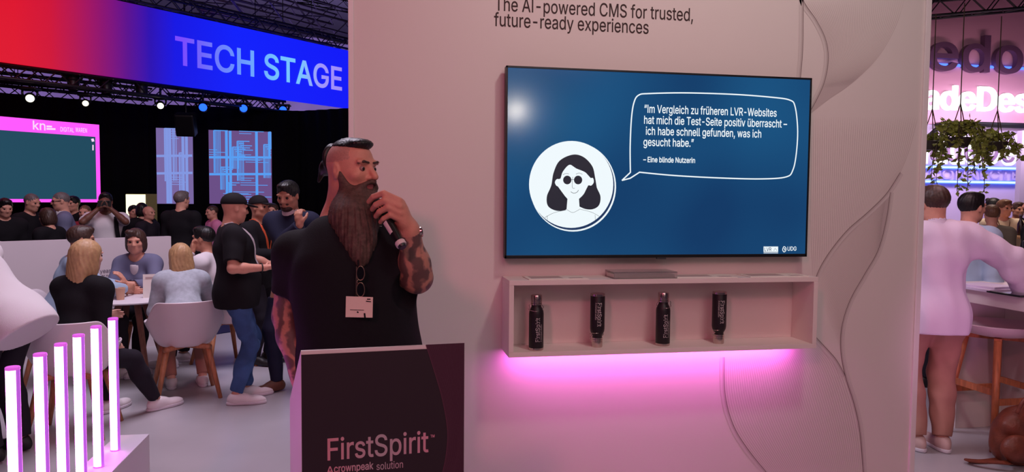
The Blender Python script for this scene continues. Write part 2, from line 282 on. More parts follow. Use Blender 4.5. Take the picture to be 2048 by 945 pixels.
101: (404, [[212,-8,185,-7,161,-2,138,6,117,16,98,30,82,46,68,64,56,85,46,108,40,132,35,159,34,187,35,215,39,242,46,267,55,290,67,311,81,329,97,346,115,359,135,370,157,378,180,383,205,384,221,384,236,382,251,379,266,374,280,368,294,361,307,351,319,341,331,329,341,315,350,299,357,282,363,263,368,242,370,219,371,194,371,169,96,169,97,157,100,139,104,122,110,106,118,92,128,80,139,70,151,61,165,55,179,50,195,47,212,46,224,47,234,48,244,50,254,53,263,56,271,61,278,66,285,73,292,80,297,88,302,96,306,105,365,91,360,77,353,63,345,51,335,39,324,29,311,19,298,11,283,4,266,-1,249,-5,231,-7],[309,221,307,237,303,254,298,269,291,282,283,294,273,305,263,314,250,321,237,326,222,329,205,330,189,329,173,326,159,321,146,313,135,304,125,294,116,282,109,270,103,256,99,241,97,226,97,221]]),
102: (253, [[228,379,228,327,6,327,6,379],[81,0,81,432,82,447,84,461,89,474,96,486,104,496,113,505,124,513,135,519,148,524,161,527,174,529,187,530,197,530,207,529,215,528,222,527,229,525,234,524,239,522,243,521,227,468,225,469,222,470,219,471,215,472,211,473,206,473,200,474,195,474,182,473,171,470,162,466,154,460,149,452,145,443,142,431,142,419,142,0]]),
103: (426, [[207,-151,187,-150,168,-148,150,-144,134,-140,119,-134,105,-127,93,-119,82,-110,73,-101,64,-91,57,-80,51,-69,101,-41,106,-47,110,-53,116,-59,122,-66,128,-72,136,-78,145,-83,154,-88,165,-92,178,-95,192,-97,207,-97,229,-96,249,-92,267,-85,282,-75,295,-62,304,-47,310,-28,311,-6,311,68,306,68,302,62,298,56,293,49,287,41,280,34,272,28,263,21,252,16,241,11,227,8,212,5,195,5,173,6,152,10,132,17,113,27,95,39,80,53,67,71,55,90,46,112,39,136,35,163,34,191,35,220,39,246,46,271,55,293,66,314,80,332,95,347,112,361,131,371,152,378,173,383,196,384,213,384,228,382,242,378,253,373,264,367,273,360,281,353,288,346,294,338,299,331,304,325,308,319,313,319,313,379,372,379,372,-9,371,-32,367,-54,360,-73,350,-90,338,-104,324,-117,308,-127,291,-136,271,-142,251,-147,229,-150],[205,59,222,60,237,63,251,68,264,75,275,84,285,95,293,107,300,121,305,137,309,154,312,172,312,193,312,212,309,231,305,248,300,264,293,278,285,291,275,303,264,312,251,320,237,325,222,329,205,330,188,329,172,325,158,320,145,312,134,302,124,290,115,277,109,262,103,246,99,229,97,212,96,193,97,173,99,155,103,138,109,123,116,108,124,96,134,85,145,76,158,68,172,63,188,60]]),
104: (410, [[114,227,114,0,53,0,53,509,114,509,114,287,102,287,112,312,124,332,137,349,152,362,169,372,187,379,207,383,227,384,246,383,264,380,280,376,295,369,309,360,321,349,332,336,341,321,348,304,353,285,356,264,357,240,357,0,296,0,296,235,295,256,290,275,283,291,273,304,260,315,246,323,229,328,210,329,197,328,184,326,172,322,161,317,150,311,141,303,133,293,126,283,121,271,117,257,114,243]]),
105: (167, [[53,0,53,379,114,379,114,0],[84,443,75,444,67,446,60,449,54,455,48,461,44,468,42,475,41,483,42,491,44,499,48,506,54,512,60,517,67,521,75,523,84,524,92,523,100,521,107,517,114,512,119,506,123,499,126,491,126,483,126,475,123,468,119,461,114,455,107,449,100,446,92,444]]),
106: (167, [[53,379,114,379,114,-30,113,-47,111,-63,107,-77,102,-90,95,-102,86,-113,76,-122,65,-129,52,-135,37,-139,21,-142,4,-143,-10,-143,-10,-87,2,-87,14,-86,25,-83,34,-78,40,-72,46,-64,50,-54,52,-42,53,-29],[83,443,75,444,67,446,60,449,53,455,48,461,44,468,42,475,41,483,42,491,44,499,48,506,53,512,60,517,67,521,75,523,83,524,92,523,100,521,107,517,114,512,119,506,123,499,125,491,126,483,125,475,123,468,119,461,114,455,107,449,100,446,92,444]]),
107: (381, [[110,137,110,212,121,212,284,379,360,379,184,199,177,199],[53,0,53,509,114,509,114,0],[294,0,148,186,191,229,372,0]]),
108: (189, [[139,-2,119,-1,101,3,86,10,74,20,65,33,58,47,54,65,53,84,53,509,114,509,114,99,114,87,115,77,117,68,120,62,124,58,130,54,137,53,146,52,150,52,154,52,158,52,160,53,170,54,181,3,176,2,172,1,167,0,162,-1,156,-2,151,-2,145,-2]]),
109: (610, [[53,0,53,379,112,379,112,295,108,295,112,310,118,323,125,335,132,346,141,355,151,363,161,370,172,376,183,380,195,384,207,386,219,386,239,385,257,380,273,372,287,361,299,347,309,331,316,314,321,295,312,295,317,308,322,321,329,332,337,343,347,353,357,361,368,369,381,375,394,380,407,383,422,385,437,386,453,385,468,383,483,378,497,372,510,364,522,354,532,342,541,328,548,313,553,296,556,276,557,255,557,0,496,0,496,254,494,273,490,289,483,302,473,313,460,321,447,326,433,329,419,330,406,330,395,328,384,324,374,320,365,314,358,307,351,299,345,290,341,280,338,270,336,259,335,247,335,0,274,0,274,260,273,275,269,288,262,301,253,311,242,320,229,326,215,329,199,330,188,330,178,328,168,325,158,320,148,314,140,307,132,299,126,289,121,278,117,266,114,253,114,238,114,0]]),
110: (410, [[114,227,114,0,53,0,53,379,112,379,112,287,102,287,112,312,124,332,137,349,152,362,169,372,187,379,207,383,227,384,246,383,264,380,280,376,295,369,309,360,321,349,332,336,341,321,348,304,353,285,356,264,357,240,357,0,296,0,296,235,295,256,290,275,283,291,273,304,260,315,246,323,229,328,210,329,197,328,184,326,172,322,161,317,150,311,141,303,133,293,126,283,121,271,117,257,114,243]]),
111: (415, [[207,-8,182,-7,159,-2,137,6,117,16,98,30,82,46,68,64,56,85,46,108,40,133,36,159,34,187,36,216,40,243,46,268,56,291,68,312,82,330,98,346,117,360,137,371,159,378,182,383,207,384,233,383,256,378,278,371,299,360,317,346,333,330,347,312,359,291,369,268,376,243,380,216,381,187,380,159,376,133,369,108,359,85,347,64,333,46,317,30,299,16,278,6,256,-2,233,-7],[207,46,226,48,242,51,257,57,270,66,282,76,292,89,300,102,307,117,312,134,316,151,318,169,319,187,318,206,316,224,312,242,307,258,300,274,292,287,282,300,270,310,257,319,242,325,226,329,207,330,189,329,173,325,158,319,145,310,134,300,124,287,115,274,108,258,103,242,99,224,97,206,96,187,97,169,99,151,103,134,108,117,115,102,124,89,134,76,145,66,158,57,173,51,189,48]]),
112: (425, [[53,-143,53,379,112,379,112,319,118,319,122,325,126,331,131,338,137,346,144,353,152,360,161,367,171,373,183,378,197,381,212,384,229,384,252,383,274,378,294,371,313,361,330,347,345,332,359,313,370,293,379,270,385,245,389,218,390,189,389,160,385,133,379,108,370,84,359,64,346,45,330,29,313,16,294,5,274,-2,252,-7,229,-8,213,-7,198,-5,184,-1,173,4,162,10,153,17,145,24,138,31,132,39,127,46,122,53,118,59,114,59,114,-143],[220,47,237,48,253,51,267,57,279,66,291,76,301,88,309,101,316,117,321,133,325,151,327,170,328,189,327,209,325,227,321,245,316,261,309,276,301,290,291,301,280,311,267,319,253,325,237,329,220,330,203,329,188,325,174,320,161,312,150,302,140,291,132,278,125,263,120,247,116,229,113,210,113,189,113,169,116,150,120,132,125,115,132,100,140,86,150,75,162,65,174,57,188,51,204,48]]),
113: (424, [[372,-143,311,-143,311,59,306,59,302,53,298,46,293,39,287,31,280,24,272,17,263,10,252,4,241,-1,227,-5,212,-7,195,-8,172,-7,151,-2,130,5,111,16,94,29,79,45,66,64,55,84,46,108,39,133,35,160,34,189,35,218,39,245,46,270,55,293,66,313,79,332,95,347,112,361,131,371,151,378,173,383,196,384,213,384,228,381,241,378,253,373,263,367,272,360,280,353,287,346,293,338,298,331,303,325,307,319,313,319,313,379,372,379],[205,47,221,48,236,51,250,57,263,65,274,75,284,86,293,100,299,115,305,132,309,150,311,169,312,189,311,210,309,229,305,247,300,263,293,278,284,291,275,302,263,312,251,320,237,325,221,329,205,330,187,329,172,325,157,319,145,311,133,301,124,290,115,276,108,261,103,245,99,227,97,209,96,189,97,170,99,151,103,133,109,117,115,101,124,88,134,76,145,66,158,57,172,51,188,48]]),
114: (260, [[53,0,53,379,112,379,112,321,115,321,122,335,130,347,140,358,152,367,166,375,181,380,196,384,213,385,217,385,221,385,225,385,229,384,243,384,243,322,242,323,239,323,235,324,230,324,224,325,219,325,213,326,207,326,194,325,182,323,170,319,159,315,149,309,140,301,132,293,126,284,121,273,117,262,114,250,114,237,114,0]]),
115: (365, [[182,-8,163,-7,145,-5,128,-2,112,3,98,10,84,18,72,27,62,38,53,50,45,63,40,78,36,94,94,107,99,92,105,79,114,69,124,60,136,54,150,49,165,46,181,45,200,46,217,50,232,55,244,62,255,71,262,81,267,91,268,103,267,112,265,121,260,129,254,136,246,142,237,147,225,151,212,155,149,170,125,177,104,186,87,196,72,208,61,222,53,237,48,255,47,274,48,290,51,305,57,319,65,332,75,343,87,354,100,363,115,370,131,377,149,381,167,384,187,384,206,384,223,381,239,378,254,372,267,366,279,358,290,349,299,339,307,328,314,316,319,303,324,290,268,277,264,288,258,298,251,307,243,316,232,323,219,328,205,331,187,333,171,332,156,329,143,324,131,317,121,308,114,299,110,289,109,277,110,267,112,258,117,250,124,243,133,237,144,232,157,227,172,223,229,209,254,202,275,194,292,183,306,171,317,158,325,142,330,125,331,107,330,90,326,75,321,61,312,47,302,35,290,24,276,15,260,6,242,0,223,-5,203,-7]]),
116: (227, [[204,379,204,327,6,327,6,379],[65,471,126,471,126,98,127,86,128,76,132,68,136,61,142,56,150,53,159,51,170,50,173,50,177,50,181,51,185,51,190,52,194,52,198,53,202,54,213,2,208,0,203,-1,198,-2,192,-3,186,-3,180,-4,174,-4,168,-4,145,-3,125,2,107,10,92,21,80,35,72,52,67,71,65,93]]),
117: (410, [[182,-5,164,-4,146,-1,130,4,115,11,101,20,89,31,78,44,69,59,62,76,57,95,54,116,53,139,53,379,114,379,114,144,115,123,119,105,127,89,137,75,150,64,164,56,181,52,200,50,213,51,226,53,238,57,249,62,259,69,268,77,276,86,283,97,289,109,293,122,295,137,296,153,296,379,357,379,357,0,298,0,298,92,307,92,297,67,286,47,272,30,257,17,240,7,222,0,203,-4]]),
118: (390, [[163,0,17,379,84,379,165,155,171,138,177,121,182,104,187,87,191,70,196,53,201,37,206,21,184,21,189,37,194,53,198,70,203,87,207,104,213,121,218,138,224,155,305,379,371,379,226,0]]),
119: (567, [[138,0,23,379,87,379,133,214,138,196,143,177,149,157,154,137,159,115,165,91,170,67,175,41,165,41,170,66,175,90,180,113,186,135,191,156,196,176,201,195,206,214,252,379,316,379,362,214,366,196,371,176,376,157,382,136,387,114,392,91,397,67,402,41,391,41,397,66,402,90,408,113,413,135,418,156,423,176,429,195,434,214,480,379,545,379,429,0,368,0,319,172,305,225,301,239,297,252,294,266,291,280,277,338,291,338,277,280,273,266,270,252,266,238,263,225,259,211,255,198,252,185,248,172,199,0]]),
120: (378, [[21,0,171,218,171,171,29,379,100,379,147,306,156,292,164,279,172,266,179,253,186,241,193,229,200,217,207,206,175,206,183,217,190,229,196,241,202,253,209,266,216,279,224,292,233,306,282,379,352,379,209,169,209,214,358,0,287,0,231,85,222,99,214,112,207,124,200,136,193,148,187,159,180,171,173,182,205,182,198,171,191,159,185,148,178,136,172,124,165,112,157,99,148,85,91,0]]),
121: (390, [[47,-139,61,-86,71,-87,80,-89,88,-90,96,-90,104,-89,111,-87,118,-84,124,-80,130,-74,136,-67,141,-58,146,-48,151,-36,163,-1,17,379,84,379,165,155,171,138,177,121,182,104,187,87,191,70,196,53,201,37,206,21,184,21,188,37,193,53,198,70,202,87,207,104,212,121,218,138,224,155,305,379,371,379,204,-58,198,-72,191,-85,184,-97,177,-107,168,-116,159,-124,150,-130,139,-136,128,-140,117,-143,104,-145,91,-145,84,-145,77,-145,71,-144,65,-143,59,-142,54,-141,51,-140]]),
122: (380, [[42,0,42,46,254,320,254,323,48,323,48,379,333,379,333,331,126,60,126,56,339,56,339,0]]),
252: (410, [[182,-5,164,-4,146,-1,130,4,115,11,101,20,89,31,78,44,69,59,62,76,57,95,54,116,53,139,53,379,114,379,114,144,115,123,119,105,127,89,137,75,150,64,164,56,181,52,200,50,213,51,226,53,238,57,249,62,259,69,268,77,276,86,283,97,289,109,293,122,295,137,296,153,296,379,357,379,357,0,298,0,298,92,307,92,297,67,286,47,272,30,257,17,240,7,222,0,203,-4],[277,443,269,444,261,446,254,449,248,455,243,461,239,468,237,475,236,483,237,491,239,499,243,505,248,512,254,517,261,520,269,523,277,523,285,523,292,520,299,517,305,512,311,505,314,499,316,491,317,483,316,475,314,468,311,461,305,455,299,449,292,446,285,444],[133,443,125,444,118,446,111,449,104,455,99,461,96,468,93,475,93,483,93,491,96,499,99,505,104,512,111,517,118,520,125,523,133,523,141,523,149,520,155,517,162,512,167,505,170,499,173,491,173,483,173,475,170,468,167,461,162,455,155,449,149,446,141,444]]),
8211: (349, [[350,244,350,188,0,188,0,244]]),
8220: (300, [[52,318,104,509,151,509,121,318],[175,318,228,509,274,509,244,318]]),
8221: (300, [[52,318,82,509,151,509,98,318],[175,318,205,509,274,509,222,318]]),
32: (188, []),
}
_CAP = max(GLYPHS[72][1][0][1::2])             # height of a capital letter in the table
from mathutils.geometry import delaunay_2d_cdt
_gl = {}
def glyph(ch, bold):
    """triangles of one letter: contours pushed out by bold, filled by non-zero winding"""
    if (ch, bold) in _gl: return _gl[(ch, bold)]
    adv, out = GLYPHS[ord(ch)]; f = .715 / _CAP; cts = []
    for ct in out:
        pts = list(zip(ct[0::2], ct[1::2]))
        if pts[-1] == pts[0]: pts.pop()
        p = np.array(pts, dtype=float) * f
        d = np.roll(p, -1, 0) - p; d /= np.linalg.norm(d, axis=1)[:, None] + 1e-12; nn = np.stack([-d[:, 1], d[:, 0]], 1)
        m = nn + np.roll(nn, 1, 0); m /= np.maximum((m * m).sum(1), .5)[:, None] / 2
        cts.append(p + m * bold)
    V, E_ = [], []
    for p in cts:
        k = len(V); V += [Vector(q) for q in p]; E_ += [(k + i, k + (i + 1) % len(p)) for i in range(len(p))]
    vs, tris = [], []
    if V:
        vo, _, fo, *_r = delaunay_2d_cdt(V, E_, [], 0, 1e-6)
        vs = np.array([tuple(v) for v in vo])
        for t in fo:
            c = vs[list(t)].mean(0); w = 0
            for p in cts:
                q = np.roll(p, -1, 0); up = (p[:, 1] <= c[1]) & (q[:, 1] > c[1]); dn = (p[:, 1] > c[1]) & (q[:, 1] <= c[1])
                cr = (q[:, 0] - p[:, 0]) * (c[1] - p[:, 1]) - (c[0] - p[:, 0]) * (q[:, 1] - p[:, 1])
                w += (up & (cr > 0)).sum() - (dn & (cr < 0)).sum()
            if w: tris.append(tuple(t))
    _gl[(ch, bold)] = (adv * f, vs, tris); return _gl[(ch, bold)]
def text_mesh(txt, size=1.0, bold=0.0, extrude=0.0, align='LEFT', spacing=1.0):
    if True:
        V, T, x = [], [], 0.0
        for ch in txt:
            adv, vs, tr = glyph(ch, bold); k = len(V)
            V += [((p[0] + x) * size, p[1] * size, 0) for p in vs]; T += [tuple(k + i for i in t) for t in tr]; x += adv * spacing
        if extrude:
            n = len(V); ed = {}
            for t in T:
                for i in range(3):
                    e = (t[i], t[(i + 1) % 3]); ed[e] = 1
            T2 = [(b, a, a + n, b + n) for a, b in ed if (b, a) not in ed]
            V = [(p[0], p[1], extrude) for p in V] + [(p[0], p[1], -extrude) for p in V]; T = T + T2 + [tuple(i + n for i in t[::-1]) for t in T]
        me = bpy.data.meshes.new('t'); me.from_pydata(V, [], T); me.update(); return me
def text(name, txt, p0, right, up, size, m, parent=None, bold=0.0, extrude=0.0, align='LEFT', width=None, spacing=1.0, fn=None):
    """lettering whose baseline starts at p0 and runs along right; width stretches the line to that length"""
    me = text_mesh(txt, size, bold, extrude, align, spacing)
    n = len(me.vertices); co = np.empty(n * 3, dtype=np.float32); me.vertices.foreach_get('co', co); co = co.reshape(-1, 3)
    if width:
        w = co[:, 0].max() - co[:, 0].min(); co[:, 0] = (co[:, 0] - co[:, 0].min()) * width / w
    R = Vector(right).normalized(); U = Vector(up).normalized(); N = R.cross(U)
    if fn is None:
        w = np.outer(co[:, 0], R) + np.outer(co[:, 1], U) + np.outer(co[:, 2], N) + np.array(p0)
    else:
        w = fn(co)
    me.vertices.foreach_set('co', w.astype(np.float32).ravel()); me.update()
    me.materials.clear()
    return link(name, me, m, parent)
# ------------------------------------------------------------------ smooth implicit bodies (one continuous surface per body)
V3 = lambda *a: np.array(a, dtype=np.float64)
def A(v): return np.array(v, dtype=np.float64)
def unit(v):
    v = A(v); return v / (np.linalg.norm(v) + 1e-12)

class Cone:
    def __init__(s, a, b, ra, rb): s.a, s.b, s.ra, s.rb = A(a), A(b), ra, rb; s.c = (s.a + s.b) / 2; s.R = np.linalg.norm(s.b - s.a) / 2 + max(ra, rb)
    def __call__(s, P):
        ab = s.b - s.a; t = np.clip(((P - s.a) @ ab) / (ab @ ab + 1e-12), 0, 1)
        q = P - s.a - t[:, None] * ab
        return np.sqrt((q * q).sum(1)) - (s.ra + (s.rb - s.ra) * t)
class Ell:
    def __init__(s, c, r, M=None):
        s.c = A(c); s.r = A(r); s.M = None if M is None else A(M); s.R = s.r.max()
    def __call__(s, P):
        q = P - s.c
        if s.M is not None: q = q @ s.M          # columns of M are the local axes
        a = q / s.r; b = a / s.r
        k0 = np.sqrt((a * a).sum(1)); k1 = np.sqrt((b * b).sum(1))
        return k0 * (k0 - 1) / (k1 + 1e-9)
class Box:
    def __init__(s, c, h, M=None, r=.01):
        s.c = A(c); s.h = A(h) - r; s.M = None if M is None else A(M); s.r = r; s.R = np.linalg.norm(A(h))
    def __call__(s, P):
        q = P - s.c
        if s.M is not None: q = q @ s.M
        q = np.abs(q) - s.h
        return np.sqrt((np.maximum(q, 0) ** 2).sum(1)) + np.minimum(q.max(1), 0) - s.r
class Half:                                       # solid where (p-c).n < 0
    def __init__(s, c, n): s.c = A(c); s.n = unit(n); s.R = None
    def __call__(s, P): return (P - s.c) @ s.n
class Noise:                                      # displacement only
    pass

def smin(a, b, k):
    h = np.maximum(k - np.abs(a - b), 0) / k
    return np.minimum(a, b) - h * h * k * .25

def field(ops, P, cull=None):
    """ops: (kind, k, prim) with kind u(nion) s(ubtract) i(ntersect) d(isplace: k unused, prim is a function)"""
    d = np.full(len(P), 1.0)
    for kind, k, pr in ops:
        if kind == 'd':
            d = d + pr(P); continue
        if cull is not None and kind != 'i' and pr.R is not None:
            if np.linalg.norm(pr.c - cull[0]) > pr.R + cull[1] + k + .03: continue
        v = pr(P)
        if kind == 'u': d = smin(d, v, k) if k > 0 else np.minimum(d, v)
        elif kind == 's': d = -smin(-d, v, k) if k > 0 else np.maximum(d, -v)
        else: d = -smin(-d, -v, k) if k > 0 else np.maximum(d, v)
    return d

_OFF = np.array([(i, j, k) for i in (0, 1) for j in (0, 1) for k in (0, 1)])
_EDG = [(a, b) for a in range(8) for b in range(a + 1, 8) if abs(_OFF[a] - _OFF[b]).sum() == 1]

def sdf_mesh(name, ops, h, pad=.03):
    us = [p for k, kk, p in ops if k == 'u']
    lo = np.min([p.c - p.R for p in us], 0) - pad; hi = np.max([p.c + p.R for p in us], 0) + pad
    B = 12; n = np.ceil((hi - lo) / (h * B)).astype(int); N = n * B + 1
    Fd = np.ones(N, dtype=np.float32)
    I = np.stack(np.meshgrid(*[np.arange(x) for x in n], indexing='ij'), -1).reshape(-1, 3)
    C = lo + (I + .5) * B * h
    dc = field(ops, C); half = B * h * math.sqrt(3) / 2
    g = np.stack(np.meshgrid(*[np.arange(B + 1)] * 3, indexing='ij'), -1).reshape(-1, 3) * h
    for (i, j, k), c, d in zip(I, C, dc):
        sl = (slice(i * B, i * B + B + 1), slice(j * B, j * B + B + 1), slice(k * B, k * B + B + 1))
        if abs(d) > half * 1.5 + .02:
            if d < 0: Fd[sl] = np.minimum(Fd[sl], -1)
            continue
        P = lo + np.array((i, j, k)) * B * h + g
        Fd[sl] = field(ops, P, (c, half)).reshape(B + 1, B + 1, B + 1)
    S = Fd < 0
    cnt = np.zeros(np.array(N) - 1, dtype=np.int8)
    for o in _OFF: cnt += S[o[0]:N[0] - 1 + o[0], o[1]:N[1] - 1 + o[1], o[2]:N[2] - 1 + o[2]]
    act = (cnt > 0) & (cnt < 8)
    cells = np.argwhere(act); nv = len(cells)
    idx = -np.ones(act.shape, dtype=np.int64); idx[act] = np.arange(nv)
    vals = [Fd[cells[:, 0] + o[0], cells[:, 1] + o[1], cells[:, 2] + o[2]] for o in _OFF]
    acc = np.zeros((nv, 3)); num = np.zeros(nv)
    for a, b in _EDG:
        fa, fb = vals[a], vals[b]; m = (fa < 0) != (fb < 0)
        t = np.where(m, fa / np.where(m, fa - fb, 1), 0)
        acc += np.where(m[:, None], _OFF[a] + t[:, None] * (_OFF[b] - _OFF[a]), 0); num += m
    pos = lo + (cells + acc / num[:, None]) * h
    quads = []
    for ax in range(3):
        s0 = [slice(None)] * 3; s1 = [slice(None)] * 3; s0[ax] = slice(0, -1); s1[ax] = slice(1, None)
        a = S[tuple(s0)]; b = S[tuple(s1)]
        e = np.argwhere(a != b)
        o1, o2 = [x for x in range(3) if x != ax]
        ok = (e[:, o1] > 0) & (e[:, o2] > 0) & (e[:, o1] < N[o1] - 1) & (e[:, o2] < N[o2] - 1)
        e = e[ok]
        if not len(e): continue
        fl = a[e[:, 0], e[:, 1], e[:, 2]]
        def cell(d1, d2):
            q = e.copy(); q[:, o1] -= d1; q[:, o2] -= d2; return idx[q[:, 0], q[:, 1], q[:, 2]]
        q = np.stack([cell(1, 1), cell(0, 1), cell(0, 0), cell(1, 0)], 1)
        if ax == 1: fl = ~fl
        q[~fl] = q[~fl][:, ::-1]
        quads.append(q)
    Q = np.concatenate(quads); Q = Q[(Q >= 0).all(1)]
    me = bpy.data.meshes.new(name)
    me.vertices.add(nv); me.vertices.foreach_set('co', pos.astype(np.float32).ravel())
    me.loops.add(len(Q) * 4); me.loops.foreach_set('vertex_index', Q.astype(np.int32).ravel())
    me.polygons.add(len(Q)); me.polygons.foreach_set('loop_start', np.arange(len(Q), dtype=np.int32) * 4)
    me.polygons.foreach_set('use_smooth', np.ones(len(Q), dtype=bool))
    me.update(calc_edges=True)
    me['n'] = nv
    return me, pos, Q

def body_part(name, ops, h, m, parent, m2=None, where=None):
    """m2 goes on the faces whose centre satisfies where(P) (tattooed or shaved skin)"""
    me, pos, Q = sdf_mesh(name, ops, h)
    me.materials.append(m)
    if m2 is not None:
        ms = m2 if isinstance(m2, (list, tuple)) else [m2]; ws = where if isinstance(where, (list, tuple)) else [where]
        ctr = pos[Q].mean(1); mi = np.zeros(len(Q), dtype=np.int32)
        for q, (mm, w) in enumerate(zip(ms, ws)):
            me.materials.append(mm); mi[w(ctr)] = q + 1
        me.polygons.foreach_set('material_index', mi)
    return link(name, me, None, parent)

# ------------------------------------------------------------------ figures
def rotz(a): c, s = math.cos(a), math.sin(a); return np.array([[c, -s, 0], [s, c, 0], [0, 0, 1.0]])
def rotx(a): c, s = math.cos(a), math.sin(a); return np.array([[1.0, 0, 0], [0, c, -s], [0, s, c]])
def roty(a): c, s = math.cos(a), math.sin(a); return np.array([[c, 0, s], [0, 1.0, 0], [-s, 0, c]])

def ik(a, t, l1, l2, pole):
    a, t, pole = A(a), A(t), A(pole); d = t - a; L = np.linalg.norm(d)
    if L > (l1 + l2) * .999: d = d / L * (l1 + l2) * .999; L = (l1 + l2) * .999; t = a + d
    u = d / L; x = (l1 * l1 - l2 * l2 + L * L) / (2 * L); hgt = math.sqrt(max(l1 * l1 - x * x, 0))
    p = pole - u * (pole @ u); p = unit(p)
    return a + u * x + p * hgt, t

def hand_ops(W, D, N, T, s=1.0, curl=(.25, .35, .3), spread=.0, fat=1.0, k=.006, thumb=.5):
    """W wrist, D towards the fingers, N out of the palm, T thumb side"""
    W, D, N, T = A(W), unit(D), unit(N), unit(T)
    M = np.stack([T, D, N], 1)
    o = [('u', .015 * s, Ell(W + D * .046 * s, (.040 * s, .052 * s, .017 * s), M)), ('u', .012 * s, Cone(W, W + D * .05 * s, .024 * s, .022 * s))]
    for i, (off, L) in enumerate(((.029, .074), (.0095, .082), (-.0105, .076), (-.029, .060))):
        p = W + D * (.088 - abs(off) * .18) * s + T * off * s; ang = 0; d = D + T * off * spread
        r = (.0095 if i < 3 else .0083) * s * fat
        for q, f in enumerate((.45, .30, .25)):
            ang += curl[q]
            dd = unit(d) * math.cos(ang) + N * math.sin(ang); e = p + dd * L * f * s
            o.append(('u', k if q == 0 else .003, Cone(p, e, r, r * .9))); p = e; r *= .92
    p = W + D * .028 * s + T * .030 * s
    d1 = unit(D * .62 + T * .62 + N * thumb); e = p + d1 * .040 * s
    d2 = unit(D * .85 + T * .15 + N * (thumb + .15)); f = e + d2 * .034 * s
    o += [('u', .012, Cone(W + D * .015 * s + T * .015 * s, p, .015 * s, .014 * s)), ('u', .006, Cone(p, e, .0125 * s * fat, .0108 * s * fat)), ('u', .003, Cone(e, f, .0108 * s * fat, .0088 * s * fat))]
    return o

def head_ops(c, M, s=1.0, fine=True, nose=1.0, jaw=1.0, thick=1.0):
    """c head centre, M columns right/forward/up"""
    c = A(c)
    def p(x, y, z): return c + M @ (V3(x, y, z) * s)
    def e(x, y, z, rx, ry, rz, R=None): return Ell(p(x, y, z), V3(rx, ry, rz) * s, M if R is None else M @ R)
    o = [('u', .0, e(0, -.012, .032, .076, .096, .086)),
         ('u', .04 * s, e(0, .022, -.035, .060 * jaw, .070, .078)),
         ('u', .03 * s, e(0, .058, -.090, .032 * jaw, .026, .024)),
         ('u', .03 * s, e(.042, .012, -.068, .022 * jaw, .040, .026)), ('u', .03 * s, e(-.042, .012, -.068, .022 * jaw, .040, .026)),
         ('u', .02 * s, e(.042, .060, -.018, .022, .022, .018)), ('u', .02 * s, e(-.042, .060, -.018, .022, .022, .018)),
         ('u', .015 * s, e(.030, .080, .030, .030, .012, .009, roty(-.15))), ('u', .015 * s, e(-.030, .080, .030, .030, .012, .009, roty(.15))),
         ('s', .014 * s, e(.031, .103, .008, .017, .018, .012)), ('s', .014 * s, e(-.031, .103, .008, .017, .018, .012)),
         ('u', .012 * s, Cone(p(0, .084, .020), p(0, .104 * nose, -.022), .0085 * s, .0125 * s)),
         ('u', .008 * s, e(.011, .094, -.027, .009, .011, .008)), ('u', .008 * s, e(-.011, .094, -.027, .009, .011, .008)),
         ('u', .008 * s, e(0, .086, -.051, .024, .010, .0055)), ('u', .008 * s, e(0, .084, -.062, .020, .010, .0065)),
         ('s', .004 * s, e(0, .097, -.0565, .020, .006, .0015)),
         ('u', .008 * s, e(.077, -.008, -.002, .010, .019, .031, rotz(-.35) @ rotx(.15))), ('u', .008 * s, e(-.077, -.008, -.002, .010, .019, .031, rotz(.35) @ rotx(.15))),
         ('s', .006 * s, e(.090, .002, .002, .008, .009, .016)), ('s', .006 * s, e(-.090, .002, .002, .008, .009, .016))]
    return o

def hair_ops(c, M, s, style='short'):
    c = A(c)
    def p(x, y, z): return c + M @ (V3(x, y, z) * s)
    def e(x, y, z, rx, ry, rz, R=None): return Ell(p(x, y, z), V3(rx, ry, rz) * s, M if R is None else M @ R)
    cut = ('s', .012 * s, e(0, .098, -.045, .074, .078, .112))
    low = ('i', .02 * s, Half(p(0, 0, -.062), M @ V3(0, .55, -1)))
    ear = [('s', .01, e(.085, .004, -.030, .02, .022, .045)), ('s', .01, e(-.085, .004, -.030, .02, .022, .045))]
    if style == 'buzz':
        return [('u', 0, e(0, -.014, .034, .0775, .0975, .0875)), cut, low] + ear
    if style == 'short':
        return [('u', 0, e(0, -.016, .038, .084, .104, .092)), ('u', .03, e(0, .045, .098, .055, .045, .026)), cut, low] + ear
    if style == 'quiff':
        return [('u', 0, e(0, -.016, .038, .083, .103, .092)), ('u', .03, e(.01, .050, .110, .058, .048, .034)), cut, low] + ear
    if style == 'bob':
        return [('u', 0, e(0, -.016, .036, .092, .108, .098)), ('u', .03, e(.055, -.030, -.040, .042, .070, .075)), ('u', .03, e(-.055, -.030, -.040, .042, .070, .075)),
                ('u', .03, e(0, -.065, -.035, .07, .05, .08)), ('u', .02, e(.03, .06, .10, .05, .04, .03)), cut,
                ('s', .02, e(0, .09, -.08, .055, .09, .12))]
    if style in ('long', 'longer'):
        dz = -.10 if style == 'long' else -.19
        o = [('u', 0, e(0, -.016, .036, .090, .108, .097)), ('u', .04, e(0, -.060, -.060, .092, .055, .13)),
             ('u', .05, e(0, -.085, -.10 + dz * .5, .095, .035, .16 - dz * .25)),
             ('u', .03, e(.072, -.01, -.06, .026, .05, .12)), ('u', .03, e(-.072, -.01, -.06, .026, .05, .12)), cut]
        return o
    return None

